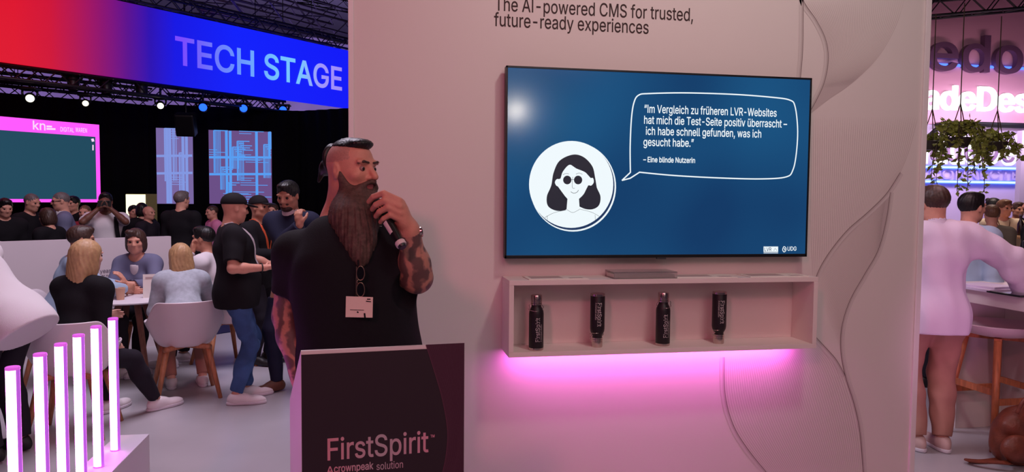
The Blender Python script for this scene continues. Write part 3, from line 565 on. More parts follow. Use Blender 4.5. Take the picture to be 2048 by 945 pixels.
def striate(M, c, amp, freq, seed=0, axis=(0, 0, 1)):
    """combed strands: ripples that run along the local up axis"""
    Mi = A(M); c = A(c)
    def f(P):
        q = (P - c) @ Mi
        a = np.arctan2(q[:, 0], q[:, 1] + .02)
        return amp * (np.sin(a * freq + 6 * np.sin(q[:, 2] * 14 + seed)) * .6 + np.sin(a * freq * 2.3 + q[:, 2] * 20 + seed * 2) * .4)
    return f
def folds(amp, seed=0, sc=1.0):
    rs = np.random.RandomState(seed); K = rs.normal(size=(5, 3)) * np.array([16, 16, 9]) * sc; ph = rs.uniform(0, 6, 5)
    def f(P):
        v = 0
        for k, p in zip(K, ph):
            v = v + np.sin(P @ k + p + 1.5 * np.sin(P @ (k[[2, 0, 1]] * .6) + p * 2))
        return amp * v / 3
    return f

class Fig:
    """a posed figure; all joints in world coordinates"""
    hem_cut = None
    def __init__(s, H=1.75, at=(0, 0, 0), face=0.0, lean=0.0, side=0.0, seat=None, wide=1.0, belly=1.0, female=False,
                 look=(0, 0), armR=None, armL=None, feet=None, hip_back=0.0, shrug=0.0):
        k = H / 1.75; s.k = k; s.standing = seat is None; s.wide = wide; s.belly = belly; s.female = female
        at = A(at); R = rotz(face); s.Rb = R
        W = lambda x, y, z: at + R @ (V3(x, y, z) * k)
        s.W = W; s.at = at
        zp = (.93 if seat is None else seat / k + .10)
        pel = V3(0, -hip_back, zp)
        L = rotx(-lean) @ roty(side); s.Mt = R @ L
        up = lambda x, y, z: at + R @ ((pel + L @ V3(x, y, z)) * k)
        s.up = up
        sw = (.178 if not female else .158) * wide ** .6
        s.pel = W(*pel); s.chest = up(0, 0, .36)
        s.sh = {1: up(sw, 0, .47 + shrug), -1: up(-sw, 0, .47 + shrug)}
        s.neck = up(0, -.01, .52); s.headc = None
        yaw, pit = look
        s.Mh = R @ rotz(yaw) @ rotx(pit)
        base = up(0, .0, .565)
        s.headc = base + s.Mh @ (V3(0, .022, .125) * k)
        s.hip = {1: s.pel + R @ (V3(.092 * wide, 0, -.02) * k), -1: s.pel + R @ (V3(-.092 * wide, 0, -.02) * k)}
        s.kn, s.an = {}, {}
        for q in (1, -1):
            f = None if feet is None else feet[q]
            if f is None: f = (q * .11, 0.03, 0, 0) if seat is None else (q * .13, .46, 0, 0)
            t = W(f[0], f[1], f[2] + .085)
            s.kn[q], s.an[q] = ik(s.hip[q], t, .43 * k, .43 * k, R @ V3(q * .15, 1, .15))
        s.ft = {q: (0 if feet is None or len(feet[q]) < 4 else feet[q][3]) for q in (1, -1)}
        s.el, s.wr, s.hd = {}, {}, {}
        for q, a in ((1, armR), (-1, armL)):
            if a is None: a = dict(to=(q * .24, .04, .84 if seat is None else zp), pole=(q * .4, -1, 0))
            t = W(*a['to']) if not a.get('world') else A(a['to'])
            s.el[q], s.wr[q] = ik(s.sh[q], t, .285 * k, .255 * k, R @ A(a.get('pole', (q * .5, -1, -.3))))
            d = a.get('dir'); n = a.get('palm')
            fd = unit(s.wr[q] - s.el[q]) if d is None else R @ unit(d)
            n = R @ unit((-q, .2, 0) if n is None else n); n = unit(n - fd * (n @ fd))
            T = np.cross(fd, n) * (-q); 
            s.hd[q] = (fd, n, unit(T), a.get('curl', (.3, .4, .35)))
    # --- skin
    def torso_ops(s, inf=0.0, K=None):
        k = s.k; w = s.wide; b = s.belly; M = s.Mt; u = s.up; f = s.female
        P = lambda x, y, z: u(x, y, z)
        bb = 1 + (b - 1) * .5; fwd = .118 * (b - 1) * .5
        r = lambda x, y, z: (x * k * w + inf, y * k * bb + inf, z * k + inf)
        o = [('u', 0, Ell(P(0, -.01 + fwd, .0), r(.158 if not f else .165, .118, .13), M)),
             ('u', .06 * k, Ell(P(0, .005 + fwd, .16), r(.140 if not f else .125, .108, .16), M)),
             ('u', .06 * k, Ell(P(0, fwd * .6, .35), r(.158 if not f else .138, .112, .16), M)),
             ('u', .05 * k, Cone(s.sh[1] - s.up(0, 0, .02) + s.up(0, 0, 0), s.sh[-1] - s.up(0, 0, .02) + s.up(0, 0, 0), .062 * k + inf, .062 * k + inf)),
             ('u', .05 * k, Cone(s.up(.08, -.01, .49), s.up(-.08, -.01, .49), .058 * k + inf, .058 * k + inf))]
        if f: o += [('u', .04 * k, Ell(P(.07, .09, .32), (.055 * k + inf, .05 * k + inf, .055 * k + inf), M)), ('u', .04 * k, Ell(P(-.07, .09, .32), (.055 * k + inf, .05 * k + inf, .055 * k + inf), M))]
        elif b > 1.05: o += [('u', .06 * k, Ell(P(0, .03 + fwd, .10), (.13 * k * w + inf, .115 * k * bb + inf, .14 * k + inf), M))]
        return o
    def arm_ops(s, q, inf=0.0, upto=2.0, thick=1.0):
        k = s.k; a, e, w = s.sh[q], s.el[q], s.wr[q]
        u = min(upto, 1.0); o = [('u', .045 * k, Cone(a, a + (e - a) * u, .054 * k * thick + inf, (.054 + (.040 - .054) * u) * k * thick + inf))]
        if upto > 1.0:
            v = min(upto - 1, 1.0)
            m = e + (w - e) * .3
            o += [('u', .02 * k, Cone(e, e + (w - e) * min(.35, v), .040 * k * thick + inf, .041 * k * thick + inf))]
            if v > .35: o += [('u', .02 * k, Cone(e + (w - e) * .3, e + (w - e) * v, .041 * k * thick + inf, (.041 - .015 * v) * k * thick + inf))]
        return o
    def leg_ops(s, q, inf=0.0, upto=2.0, thick=1.0):
        k = s.k; a, e, w = s.hip[q], s.kn[q], s.an[q]
        o = [('u', .05 * k, Cone(a, e, .083 * k * thick + inf, .054 * k * thick + inf))]
        if upto > 1:
            v = min(upto - 1, 1); c = e + (w - e) * .35 - (s.Rb @ V3(0, .012 * k, 0))
            o += [('u', .03 * k, Cone(e, c, .054 * k * thick + inf, .052 * k * thick + inf)), ('u', .03 * k, Cone(c, e + (w - e) * v, .052 * k * thick + inf, (.052 - .016 * v) * k * thick + inf))]
        return o
    def foot_dir(s, q): return s.Rb @ rotz(s.ft[q]) @ V3(0, 1, 0)
    def skin_ops(s, hands=True, hk=None, fat=1.0, **kw):
        k = s.k
        o = head_ops(s.headc, s.Mh, k, **kw)
        o += [('u', .03 * k, Cone(s.neck, s.headc + s.Mh @ V3(0, -.02, -.05) * k, .058 * k * s.wide ** .5, .054 * k * s.wide ** .5))]
        o += [(a, .04 if kk == 0 else kk, p) for a, kk, p in s.torso_ops()]
        for q in (1, -1):
            o += s.arm_ops(q) + s.leg_ops(q)
            fd = s.foot_dir(q)
            o += [('u', .03 * k, Cone(s.an[q] + V3(0, 0, -.03 * k), s.an[q] + fd * .13 * k + V3(0, 0, -.055 * k), .034 * k, .026 * k))]
            if hands:
                d, n, T, c = s.hd[q]; o += hand_ops(s.wr[q], d, n, T, k, c, fat=fat)
        return o
    # --- clothes
    def top_ops(s, sleeve=.55, inf=.012, hem=-.04, amp=.004, seed=1, open_neck=True, thick=1.08):
        k = s.k
        o = s.torso_ops(inf)
        for q in (1, -1): o += s.arm_ops(q, inf, sleeve, thick)
        o += [('u', .05 * k, Ell(s.up(0, -.01 + .059 * (s.belly - 1), hem + .08), (.162 * k * s.wide + inf * 1.5, .122 * k * (1 + (s.belly - 1) * .5) + inf * 1.5, .24 * k), s.Mt))]
        if amp: o += [('d', 0, folds(amp, seed))]
        o += [('i', .006, Half(s.up(0, 0, hem), -s.Mt[:, 2]))]
        for q in (1, -1):
            if sleeve < 1: e = s.sh[q] + (s.el[q] - s.sh[q]) * sleeve; n = s.el[q] - s.sh[q]
            else: e = s.el[q] + (s.wr[q] - s.el[q]) * min(sleeve - 1, .97); n = s.wr[q] - s.el[q]
            n = unit(n); o += [('s', .004, Ell(e + n * .065 * k, (.10 * k, .10 * k, .065 * k), np.stack([unit(np.cross(n, V3(.3, .5, .8))), np.cross(n, unit(np.cross(n, V3(.3, .5, .8)))), n], 1)))]
        if open_neck: o += [('s', .006, Cone(s.up(0, .03, .60), s.up(0, .012, .545), .085 * k, .068 * k))]
        return o
    def bottom_ops(s, inf=.012, upto=1.97, amp=.004, seed=2, thick=1.05):
        k = s.k
        o = [('u', 0, Ell(s.pel + s.Rb @ (V3(0, -.012, .0) * k), (.160 * k * s.wide + inf, .115 * k + inf, .125 * k + inf), s.Mt))]
        for q in (1, -1): o += s.leg_ops(q, inf, upto, thick)
        if amp: o += [('d', 0, folds(amp, seed, 1.2))]
        if s.hem_cut is not None: o += [('i', .004, Half(s.up(0, 0, s.hem_cut + .05), s.Mt[:, 2]))]
        for q in (1, -1):
            n = unit(s.an[q] - s.kn[q]); e = s.kn[q] + (s.an[q] - s.kn[q]) * (upto - 1)
            o += [('s', .004, Ell(e + n * .06 * k, (.11 * k, .11 * k, .06 * k), np.stack([unit(np.cross(n, V3(0, 1, .2))), np.cross(n, unit(np.cross(n, V3(0, 1, .2)))), n], 1)))]
        return o
    def shoe_ops(s, q):
        k = s.k; a = s.an[q]; fd = s.foot_dir(q); sd = np.cross(fd, V3(0, 0, 1)); M = np.stack([sd, fd, V3(0, 0, 1)], 1)
        z = a - V3(0, 0, .085 * k)
        return [('u', 0, Ell(z + fd * .13 * k + V3(0, 0, .032 * k), (.047 * k, .105 * k, .040 * k), M)), ('u', .03, Ell(z + fd * .0 + V3(0, 0, .045 * k), (.041 * k, .075 * k, .055 * k), M)),
                ('u', .03, Cone(a + V3(0, 0, -.02 * k), a + fd * .07 * k + V3(0, 0, -.03 * k), .046 * k, .035 * k)), ('s', .01, Cone(a + V3(0, 0, .08 * k), a + V3(0, 0, .02 * k), .042 * k, .034 * k)),
                ('i', .004, Half(z + V3(0, 0, .012 * k), V3(0, 0, -1)))]
    def sole_ops(s, q):
        k = s.k; a = s.an[q]; fd = s.foot_dir(q); sd = np.cross(fd, V3(0, 0, 1)); M = np.stack([sd, fd, V3(0, 0, 1)], 1)
        z = a - V3(0, 0, .085 * k)
        return [('u', 0, Ell(z + fd * .125 * k + V3(0, 0, .015 * k), (.050 * k, .115 * k, .09 * k), M)), ('u', .03, Ell(z + fd * .0 + V3(0, 0, .015 * k), (.043 * k, .080 * k, .09 * k), M)),
                ('i', .002, Half(z + V3(0, 0, .026 * k), V3(0, 0, 1))), ('i', .002, Half(z + V3(0, 0, .001), V3(0, 0, -1)))]

SKIN = lambda n='skin', c=(205, 150, 128): mat(n, c, .5, noise=.06, nscale=30, spec=.35)
def person(label, fig, skin=None, hair=None, hair_style='short', top=None, top_kw=None, bottom=None, bottom_kw=None, shoe=None, sole=None,
           h=.010, group=None, top_name='shirt', bottom_name='trousers', eyes=True, fat=1.1, head_kw=None, skin_kw=None):
    skin = skin or SKIN()
    root = thing('person', label, 'person', tuple(fig.at), group)
    if fig.standing and top is not None: fig.hem_cut = (top_kw or {}).get('hem', -.04)
    body_part('body', fig.skin_ops(fat=fat, **(head_kw or {})), h, skin, root, **(skin_kw or {}))
    if hair is not None:
        ho = hair_ops(fig.headc, fig.Mh, fig.k, hair_style)
        if ho: body_part('hair', ho + [('d', 0, striate(fig.Mh, fig.headc, .003, 22, fig.at[0]))], min(h, .008), hair, root)
    if top is not None: body_part(top_name, fig.top_ops(**(top_kw or {})), h, top, root)
    if bottom is not None: body_part(bottom_name, fig.bottom_ops(**(bottom_kw or {})), h, bottom, root)
    if shoe is not None:
        for q in (1, -1):
            so = body_part('shoe', fig.shoe_ops(q), min(h, .008), shoe, root)
            if sole is not None: body_part('sole', fig.sole_ops(q), min(h, .006), sole, so)
    if eyes:
        for q in (1, -1):
            b = MB(); k = fig.k
            c = fig.headc + fig.Mh @ (V3(q * .031, .0785, .008) * k)
            b.lathe([(0, -.012 * k)] + [(.012 * k * math.sin(t), -.012 * k * math.cos(t)) for t in np.linspace(.3, 2.84, 8)] + [(0, .012 * k)], c, 12)
            b.build('eye', mat('eye_dark', (38, 26, 26), .25), root, True)
    return root
# ================================================================== THE SETTING
WY = 3.62                                            # face of the presentation wall
XR, ZU = Vector((1, 0, 0)), Vector((0, 0, 1))
M_wall = mat('wall_white', (226, 214, 210), .55)
M_white = mat('white_lacquer', (232, 222, 220), .4)
M_black = mat('black_plastic', (16, 15, 18), .4)

# floor
fm = mat('floor_grey', (176, 170, 176), .33, noise=.10, nscale=1.2)
b = MB(); b.box((-27, -6, -.1), (16, 36, 0)); struct(b.build('floor', fm))
b = MB(); b.box((-27, -6, 9.0), (16, 36, 9.1)); struct(b.build('ceiling', mat('ceiling_dark', (42, 36, 52), .9)))
hm = mat('hall_lilac', (120, 104, 140), .9, noise=.15, nscale=.6)
b = MB(); b.box((-27, 35, 0), (16, 35.2, 9)); struct(b.build('wall_back', hm))
b = MB(); b.box((-27.2, -6, 0), (-27, 36, 9)); struct(b.build('wall_left', mat('hall_dark', (40, 34, 48), .9)))

# dark blue carpet of the stage area
k0, k1 = PZ(470, 664), PZ(560, 650); kd = (k1 - k0).normalized(); kn = Vector((-kd.y, kd.x, 0)); k0 = k0 - kd * 9
b = MB(); b.prism([Vector((p.x, p.y, 0)) for p in (k0, k0 + kd * 22, k0 + kd * 22 + kn * 12, k0 + kn * 12)], (0, 0, .012)); struct(b.build('floor_carpet', mat('carpet_navy', (26, 26, 74), .95, bump=.3, bscale=300)))
# black stage drape in three runs, pleats modelled
dm = mat('drape_black', (12, 10, 14), .95, spec=.1)
def drape(name, pts, top):
    pts = [Vector((p[0], p[1], 0)) for p in pts]; bm = MB()
    samples = []
    for p, q in zip(pts[:-1], pts[1:]):
        L = (q - p).length; n = int(L / .05); nn = Vector((-(q - p).y, (q - p).x, 0)).normalized()
        for i in range(n): samples.append(p + (q - p) * i / n + nn * .025 * math.sin(i * 1.1))
    samples.append(pts[-1])
    k = len(samples) - 1
    bm.grid(lambda u, v: samples[round(u * k)] + Vector((0, 0, .02 + v * (top - .02))), k, 1)
    return struct(bm.build(name, dm, smooth=True, solid=.01))
D0, D1, D2, D3 = PZ(-160, 172, 3.4), PZ(296, 210.5, 3.4), PZ(600, 222, 3.4), PZ(705, 216, 3.4)
drape('wall_stage_left', [D0, D1], 3.4)
drape('wall_stage_back', [D1, D2], 3.4)
drape('wall_stage_right', [D2, D3], 3.4)

# ------------------------------------------------------------------ presentation wall
XL, XRT = -.152, 3.0
b = MB(); b.box((XL, WY, 0), (XRT, WY + .14, 3.3)); wall = struct(b.build('wall_right', M_wall))
M_trim = mat('trim_alu', (238, 226, 226), .35)
b = MB(); b.box((XRT - .028, WY - .012, 0), (XRT + .006, WY + .15, 3.3), .004); b.build('edge_profile', M_trim, wall)
b = MB(); b.box((XL - .006, WY - .010, 0), (XL + .020, WY + .15, 3.3), .004); b.build('edge_profile', M_trim, wall)
M_ink = mat('ink_brown', (52, 26, 24), .7)
Zt1, Zt2 = PY(988, 19, WY).z - .004, PY(988, 52, WY).z
fs = .092
text('lettering', 'The AI-powered CMS for trusted,', (PY(990, 15, WY).x, WY - .001, Zt1), XR, ZU, fs, M_ink, wall, .008, width=PY(1386, 35, WY).x - PY(990, 15, WY).x)
text('lettering', 'future-ready experiences', (PY(988, 52, WY).x, WY - .001, Zt2), XR, ZU, fs, M_ink, wall, .008, width=PY(1297, 66, WY).x - PY(988, 52, WY).x)

# printed wave graphic on the right of the wall
def wpts(px, n=10, dy=.001): return [Vector((p.x, WY - dy, p.z)) for p in catmull([PY(u, v, WY) for u, v in px], n)]
def resample(pts, n):
    L = [0]
    for a, c in zip(pts[:-1], pts[1:]): L.append(L[-1] + (c - a).length)
    out = []
    j = 0
    for i in range(n):
        t = L[-1] * i / (n - 1)
        while j < len(L) - 2 and L[j + 1] < t: j += 1
        f = (t - L[j]) / max(1e-9, L[j + 1] - L[j]); out.append(pts[j].lerp(pts[j + 1], min(max(f, 0), 1)))
    return out
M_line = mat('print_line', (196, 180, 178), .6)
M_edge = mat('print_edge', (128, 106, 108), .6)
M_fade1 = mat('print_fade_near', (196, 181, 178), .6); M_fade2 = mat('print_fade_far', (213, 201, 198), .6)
leafR = [(1606, -40), (1607, 2), (1632, 40), (1651, 80), (1656, 120), (1648, 165), (1630, 205), (1612, 235)]
leafL = [(1606, -40), (1606, 40), (1605, 100), (1600, 160), (1592, 215)]
mainC = [(1822, -60), (1808, 0), (1790, 55), (1755, 115), (1705, 165), (1655, 200), (1612, 235)]
b1 = [(1800, 345), (1772, 388), (1735, 425), (1695, 460), (1662, 500), (1640, 535), (1628, 565)]
b2 = [(1780, 385), (1772, 440), (1756, 500), (1728, 550), (1700, 600), (1684, 650), (1681, 700), (1690, 752), (1708, 810), (1720, 870), (1727, 960)]
b3 = [(1625, 668), (1650, 695), (1672, 720), (1690, 752)]
b4 = [(1448, 715), (1450, 790), (1466, 850), (1496, 900), (1545, 960)]
r1 = [(1850, 60), (1846, 160), (1834, 260), (1800, 345)]
lines = MB()
def family(a, c, n, m=40, w=.0022):
    A1, C1 = resample(wpts(a), m), resample(wpts(c), m)
    for i in range(n + 1):
        f = i / n; lines.strip([p.lerp(q, f) + Vector((0, -.00001 * i, 0)) for p, q in zip(A1, C1)], [w * min(1, 6 * min(j + 1, m - j) / m) for j in range(m)], (0, -1, 0))
family(leafR[1:], mainC[1:], 46)
family([(1622, 235), (1622, 350), (1622, 470), (1626, 560)], [(1835, 235), (1818, 300), (1800, 345), (1785, 372)], 48)
family(b1, b2[:7], 40)
family([(1448, 715), (1450, 790), (1466, 850), (1496, 900), (1545, 960)], [(1640, 690), (1672, 720), (1700, 790), (1718, 870), (1727, 960)], 52)
lines.build('line_pattern', M_line, wall)
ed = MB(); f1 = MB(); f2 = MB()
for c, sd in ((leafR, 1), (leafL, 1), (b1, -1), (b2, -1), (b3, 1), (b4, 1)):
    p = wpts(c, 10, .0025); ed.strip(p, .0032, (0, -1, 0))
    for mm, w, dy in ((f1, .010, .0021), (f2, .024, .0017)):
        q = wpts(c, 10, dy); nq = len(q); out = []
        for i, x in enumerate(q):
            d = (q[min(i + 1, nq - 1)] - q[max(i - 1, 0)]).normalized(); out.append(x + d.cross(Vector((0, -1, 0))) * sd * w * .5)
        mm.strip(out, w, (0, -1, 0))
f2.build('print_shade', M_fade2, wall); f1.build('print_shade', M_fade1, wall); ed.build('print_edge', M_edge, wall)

# ------------------------------------------------------------------ television
SY = 3.55
tv = thing('television', 'large flat television on the pink wall showing a blue slide with a quote', 'television', (1.425, SY, 1.345))
x0, x1, z0, z1 = .606, 2.245, 1.357, 2.299
b = MB(); b.box((x0 - .004, SY + .001, z0 - .006), (x1 + .004, SY + .045, z1 + .004), .004); b.build('housing', M_black, tv)
b = MB(); b.box((1.1, SY + .04, 1.6), (1.75, WY, 2.05)); b.build('wall_mount', M_black, tv)
b = MB(); fw = .010
for p, q in (((x0 - .004, z1 - fw * .6), (x1 + .004, z1 + .004)), ((x0 - .004, z0 - .006), (x1 + .004, z0 + fw)), ((x0 - .004, z0 - .006), (x0 + fw * .5, z1 + .004)), ((x1 - fw * .5, z0 - .006), (x1 + .004, z1 + .004))):
    b.box((p[0], SY - .006, p[1]), (q[0], SY + .004, q[1]), .001)
b.build('bezel', M_black, tv)
b = MB(); b.box((1.40, SY - .006, z0 - .014), (1.45, SY + .01, z0 - .004), .002); b.build('logo_tab', mat('tab_grey', (60, 58, 62), .4), tv)
M_scr = mat('screen_blue', (2, 4, 8), .13, emit=(22, 74, 120), estr=1.0, spec=.55)
N, L, bs = nodes_of(M_scr)
tc = N.new('ShaderNodeTexCoord'); nz = N.new('ShaderNodeTexNoise'); nz.inputs['Scale'].default_value = 1.1; nz.inputs['Detail'].default_value = 1
rp = N.new('ShaderNodeValToRGB'); rp.color_ramp.elements[0].color = lin((18, 58, 102)); rp.color_ramp.elements[1].color = lin((26, 84, 130)); rp.color_ramp.elements[0].position = .35; rp.color_ramp.elements[1].position = .65
L.new(tc.outputs['Object'], nz.inputs['Vector']); L.new(nz.outputs['Fac'], rp.inputs['Fac']); L.new(rp.outputs['Color'], bs.inputs['Emission Color'])
b = MB(); b.box((x0, SY - .002, z0), (x1, SY + .002, z1)); screen = b.build('screen', M_scr, tv)
M_lit = mat('screen_white', (10, 10, 10), .5, emit=(238, 248, 252)); M_dk = mat('screen_dark', (5, 5, 6), .5, emit=(30, 32, 44)); M_navy = mat('screen_navy', (4, 4, 6), .5, emit=(12, 48, 90))
def sp(zx, zy, dy=.003):                              # point of the slide, from the enlarged view of the photograph
    p = PY(1000 + zx / 2.3047, 120 + zy / 2.3047, SY - dy); return Vector((p.x, SY - dy, p.z))
def fill(name, zp, m, dy, n=10, closed=True, par=None):
    p = catmull([sp(x, y, dy) for x, y in zp], n, True); bm = MB()
    bm.bm.faces.new([bm.bm.verts.new(v) for v in p]); bmesh.ops.triangulate(bm.bm, faces=bm.bm.faces[:])
    return bm.build(name, m, par or screen)
def stroke(bm, zp, w, dy, n=8, closed=False):
    bm.strip(catmull([sp(x, y, dy) for x, y in zp], n, closed) + ([sp(*zp[0], dy)] if closed else []), w, (0, -1, 0))
b = MB()
stroke(b, [(601, 518), (600, 400), (606, 270), (618, 195), (640, 162), (690, 155), (860, 152), (1080, 159), (1250, 172), (1335, 185), (1360, 215), (1372, 320), (1366, 430), (1350, 508), (1318, 540), (1200, 549), (1000, 544), (800, 533), (642, 518)], .0065, .003)
for pa, pc in (((601, 516), (601, 520)), ((601, 519), (562, 556)), ((562, 556), (600, 546)), ((600, 546), (645, 517))):
    b.strip([sp(*pa), sp(*pc)], .0065, (0, -1, 0))
b.build('speech_bubble', M_lit, screen)
fsz = .0560
for t, za, zb, bold in (('\u201cIm Vergleich zu fr\u00fcheren LVR-Websites', (665, 243), (1275, 256), .012), ('hat mich die Test-Seite positiv \u00fcberrascht \u2013', (664, 294), (1323, 305), .012),
                  ('ich habe schnell gefunden, was ich', (672, 345), (1204, 354), .012), ('gesucht habe.\u201d', (661, 396), (893, 399), .012), ('\u2013 Eine blinde Nutzerin', (660, 471), (899, 473), .022)):
    p, q = sp(*za), sp(*zb)
    text('quote_text', t, p, XR, ZU, fsz if bold < .013 else .037, M_lit, screen, bold, width=q.x - p.x)
def disc(name, cx, cy, r, m, dy, ry=None, n=64):
    bm = MB(); c = sp(cx, cy, dy); rx_ = (sp(cx + r, cy, dy) - c).length; rz_ = (sp(cx, cy + (ry or r), dy) - c).length
    bm.bm.faces.new([bm.bm.verts.new(c + Vector((rx_ * math.cos(2 * math.pi * i / n), 0, rz_ * math.sin(2 * math.pi * i / n)))) for i in range(n)])
    return bm.build(name, m, screen)
disc('portrait_outline', 339, 586, 196, M_lit, .0024, 206); disc('portrait_gap', 336, 583, 192, M_navy, .0027, 202)
disc('portrait_disc', 330, 575, 192, M_lit, .0030, 200)
fill('portrait_hair', [(335, 437), (385, 448), (425, 490), (438, 540), (445, 585), (463, 630), (455, 672), (420, 690), (375, 680), (345, 640), (320, 660), (305, 690), (262, 696), (222, 675), (216, 630), (236, 580), (247, 520), (275, 465)], M_dk, .0033)
fill('portrait_face', [(320, 484), (350, 500), (395, 520), (408, 545), (428, 545), (432, 565), (420, 580), (405, 580), (385, 620), (350, 652), (335, 655), (318, 648), (290, 615), (278, 582), (262, 582), (253, 565), (262, 550), (278, 548), (290, 515)], M_lit, .0037)
b = MB(); b.prism([sp(311, 640, .0036), sp(364, 640, .0036), sp(368, 700, .0036), sp(306, 700, .0036)], (0, .0002, 0)); b.build('portrait_neck', M_lit, screen)
disc('dark_glass', 310, 554, 19, M_dk, .0040, 20); disc('dark_glass', 360, 554, 19, M_dk, .0040, 20)
b = MB()
stroke(b, [(335, 540), (333, 565), (334, 590), (345, 592)], .0016, .0040); stroke(b, [(326, 608), (340, 615), (355, 610), (362, 600)], .0022, .0040)
stroke(b, [(290, 530), (303, 524), (318, 526)], .0016, .0040); stroke(b, [(350, 527), (365, 522), (380, 528)], .0016, .0040); stroke(b, [(327, 552), (343, 552)], .0018, .0041)
stroke(b, [(308, 690), (335, 704), (366, 690)], .0014, .0040); stroke(b, [(306, 692), (250, 705), (205, 728)], .0014, .0040); stroke(b, [(366, 688), (420, 702), (458, 722)], .0014, .0040)
stroke(b, [(217, 718), (219, 742)], .0014, .0040); stroke(b, [(438, 715), (440, 740)], .0014, .0040)
b.build('portrait_lines', M_dk, screen)
b = MB(); b.prism([sp(1215, 861), sp(1282, 861), sp(1282, 886), sp(1215, 886)], (0, .0002, 0)); b.prism([sp(1215, 889), sp(1282, 889), sp(1282, 892), sp(1215, 892)], (0, .0002, 0)); b.build('logo_box', M_lit, screen)
text('logo_text', 'LVR', sp(1219, 882, .0035), XR, ZU, .027, M_navy, screen, .01, width=.040)
b = MB(); b.strip([sp(1262, 881, .0035), sp(1268, 868, .0035), sp(1276, 880, .0035)], .002, (0, -1, 0)); b.build('logo_mark', M_navy, screen)
b = MB(); stroke(b, [(1303, 873), (1308, 862), (1317, 866), (1318, 878), (1310, 886), (1304, 880)], .004, .003, closed=True); stroke(b, [(1308, 870), (1313, 872), (1312, 879)], .004, .003); b.build('logo_mark', M_lit, screen)
text('logo_text', 'UDG', sp(1325, 880, .003), XR, ZU, .030, M_lit, screen, .015, width=.052)

# ------------------------------------------------------------------ wall shelf with light strip
shf = thing('wall_shelf', 'long white box shelf below the television with magenta light under it', 'shelf', (1.417, WY, .882))
sx0, sx1, sz0, sz1, sf, th = .602, 2.233, .882, 1.256, 3.41, .024
M_shelf = mat('shelf_white', (232, 214, 210), .45)
for nm, a, c in (('top_panel', (sx0, sf, sz1 - th), (sx1, WY, sz1)), ('bottom_panel', (sx0, sf, sz0), (sx1, WY, sz0 + th)), ('side_panel', (sx0, sf, sz0 + th), (sx0 + th, WY, sz1 - th)), ('side_panel', (sx1 - th, sf, sz0 + th), (sx1, WY, sz1 - th)), ('back_panel', (sx0 + th, WY - .012, sz0 + th), (sx1 - th, WY, sz1 - th))):
    b = MB(); b.box(a, c, .0015); b.build(nm, M_shelf, shf)
b = MB(); b.box((sx0 + .02, WY - .055, sz0 - .010), (sx1 - .02, WY - .035, sz0)); b.build('light_strip', mat('strip_magenta', (200, 100, 200), .5, emit=(255, 70, 245), estr=2.2), shf)
l = area('shelf_strip_lamp', (1.417, WY - .075, sz0 - .014), (1.417, WY - .03, sz0 - .2), 1.56, 5.2, (1.0, .18, .86), .02)

# bottles
M_bot = mat('bottle_black', (30, 22, 28), .45, spec=.4); M_steel = mat('steel', (205, 185, 180), .22, 1.0); M_print = mat('bottle_print', (205, 190, 190), .5)
def bottle(u, v, label, flip, rot, twist=0.0):
    zb = sz0 + th; p = PZ(u, v, zb); p.y = min(p.y, WY - .07); Hh = .272; r = .0365
    root = thing('water_bottle', label, 'bottle', p, 'black bottles in the wall shelf')
    def Z(z): return (p.z + Hh - z) if flip else p.z + z
    def lathe(name, prof, m):
        b = MB(); b.lathe([(a, Z(z)) for a, z in prof], (p.x, p.y, 0), 40); return b.build(name, m, root, autosmooth=True)
    lathe('body', [(0, .012), (r - .001, .012), (r, .014), (r, .180), (r - .002, .194), (r - .008, .206), (.0245, .214), (.0240, .232), (0, .232)], M_bot)
    lathe('base_ring', [(0, 0), (r - .003, 0), (r, .003), (r, .013), (0, .013)], M_steel)
    lathe('cap', [(0, .230), (.0235, .230), (.0275, .233), (.0275, .240), (.0262, .241), (.0262, .2435), (.0275, .2445), (.0275, .268), (.0255, .272), (0, .272)], M_steel)
    b = MB(); b.lathe([(.0245, Z(.224)), (.0275, Z(.224)), (.0275, Z(.231)), (.0245, Z(.231))], (p.x, p.y, 0), 32); b.build('collar', M_steel, root, autosmooth=True)
    cy, sn = math.cos(rot), math.sin(rot)
    pts = [(-.029, .228), (-.034, .222), (-.036, .210), (-.034, .200), (0, .196), (.034, .200), (.036, .210), (.034, .222), (.029, .228)]
    b = MB(); b.tube(catmull([Vector((p.x + a * cy - abs(.039 - abs(a) * .3) * sn * (1 if abs(a) < .036 else 0), p.y + a * sn - (.0392 if abs(a) < .02 else .004), Z(z))) for a, z in pts], 6), .0016, 8); b.build('carry_loop', M_steel, root, True)
    sg = -1 if flip else 1
    def wrap(cx, zs):
        def f(co):
            # reading direction runs up the bottle (down when it stands on its cap)
            zz = zs + co[:, 0] * sg; off = -co[:, 1] * sg + cx * sg
            a = off / r + twist
            return np.stack([p.x + (r + .0006) * np.sin(a), p.y - (r + .0006) * np.cos(a), zz], 1)
        return f
    # in the flipped bottle the letters read downwards
    L0 = Z(.045)
    text('logo_text', 'FirstSpirit', (0, 0, 0), XR, ZU, .0295, M_print, root, .004, width=.118, fn=wrap(.0105, L0))
    text('tagline_text', 'A crownpeak solution', (0, 0, 0), XR, ZU, .011, M_print, root, .0, width=.085, fn=wrap(.022, L0))
    return root
bottle(1072, 700, 'black bottle standing upright at the left end of the shelf', False, .2)
bottle(1194, 694, 'black bottle standing on its cap, second from the left', True, .3)
bottle(1325, 691, 'black bottle standing upright, third from the left, its neck ringed with steel', False, -.1)
bottle(1437, 687, 'black bottle standing on its cap, nearest the empty right end of shelf', True, .5)

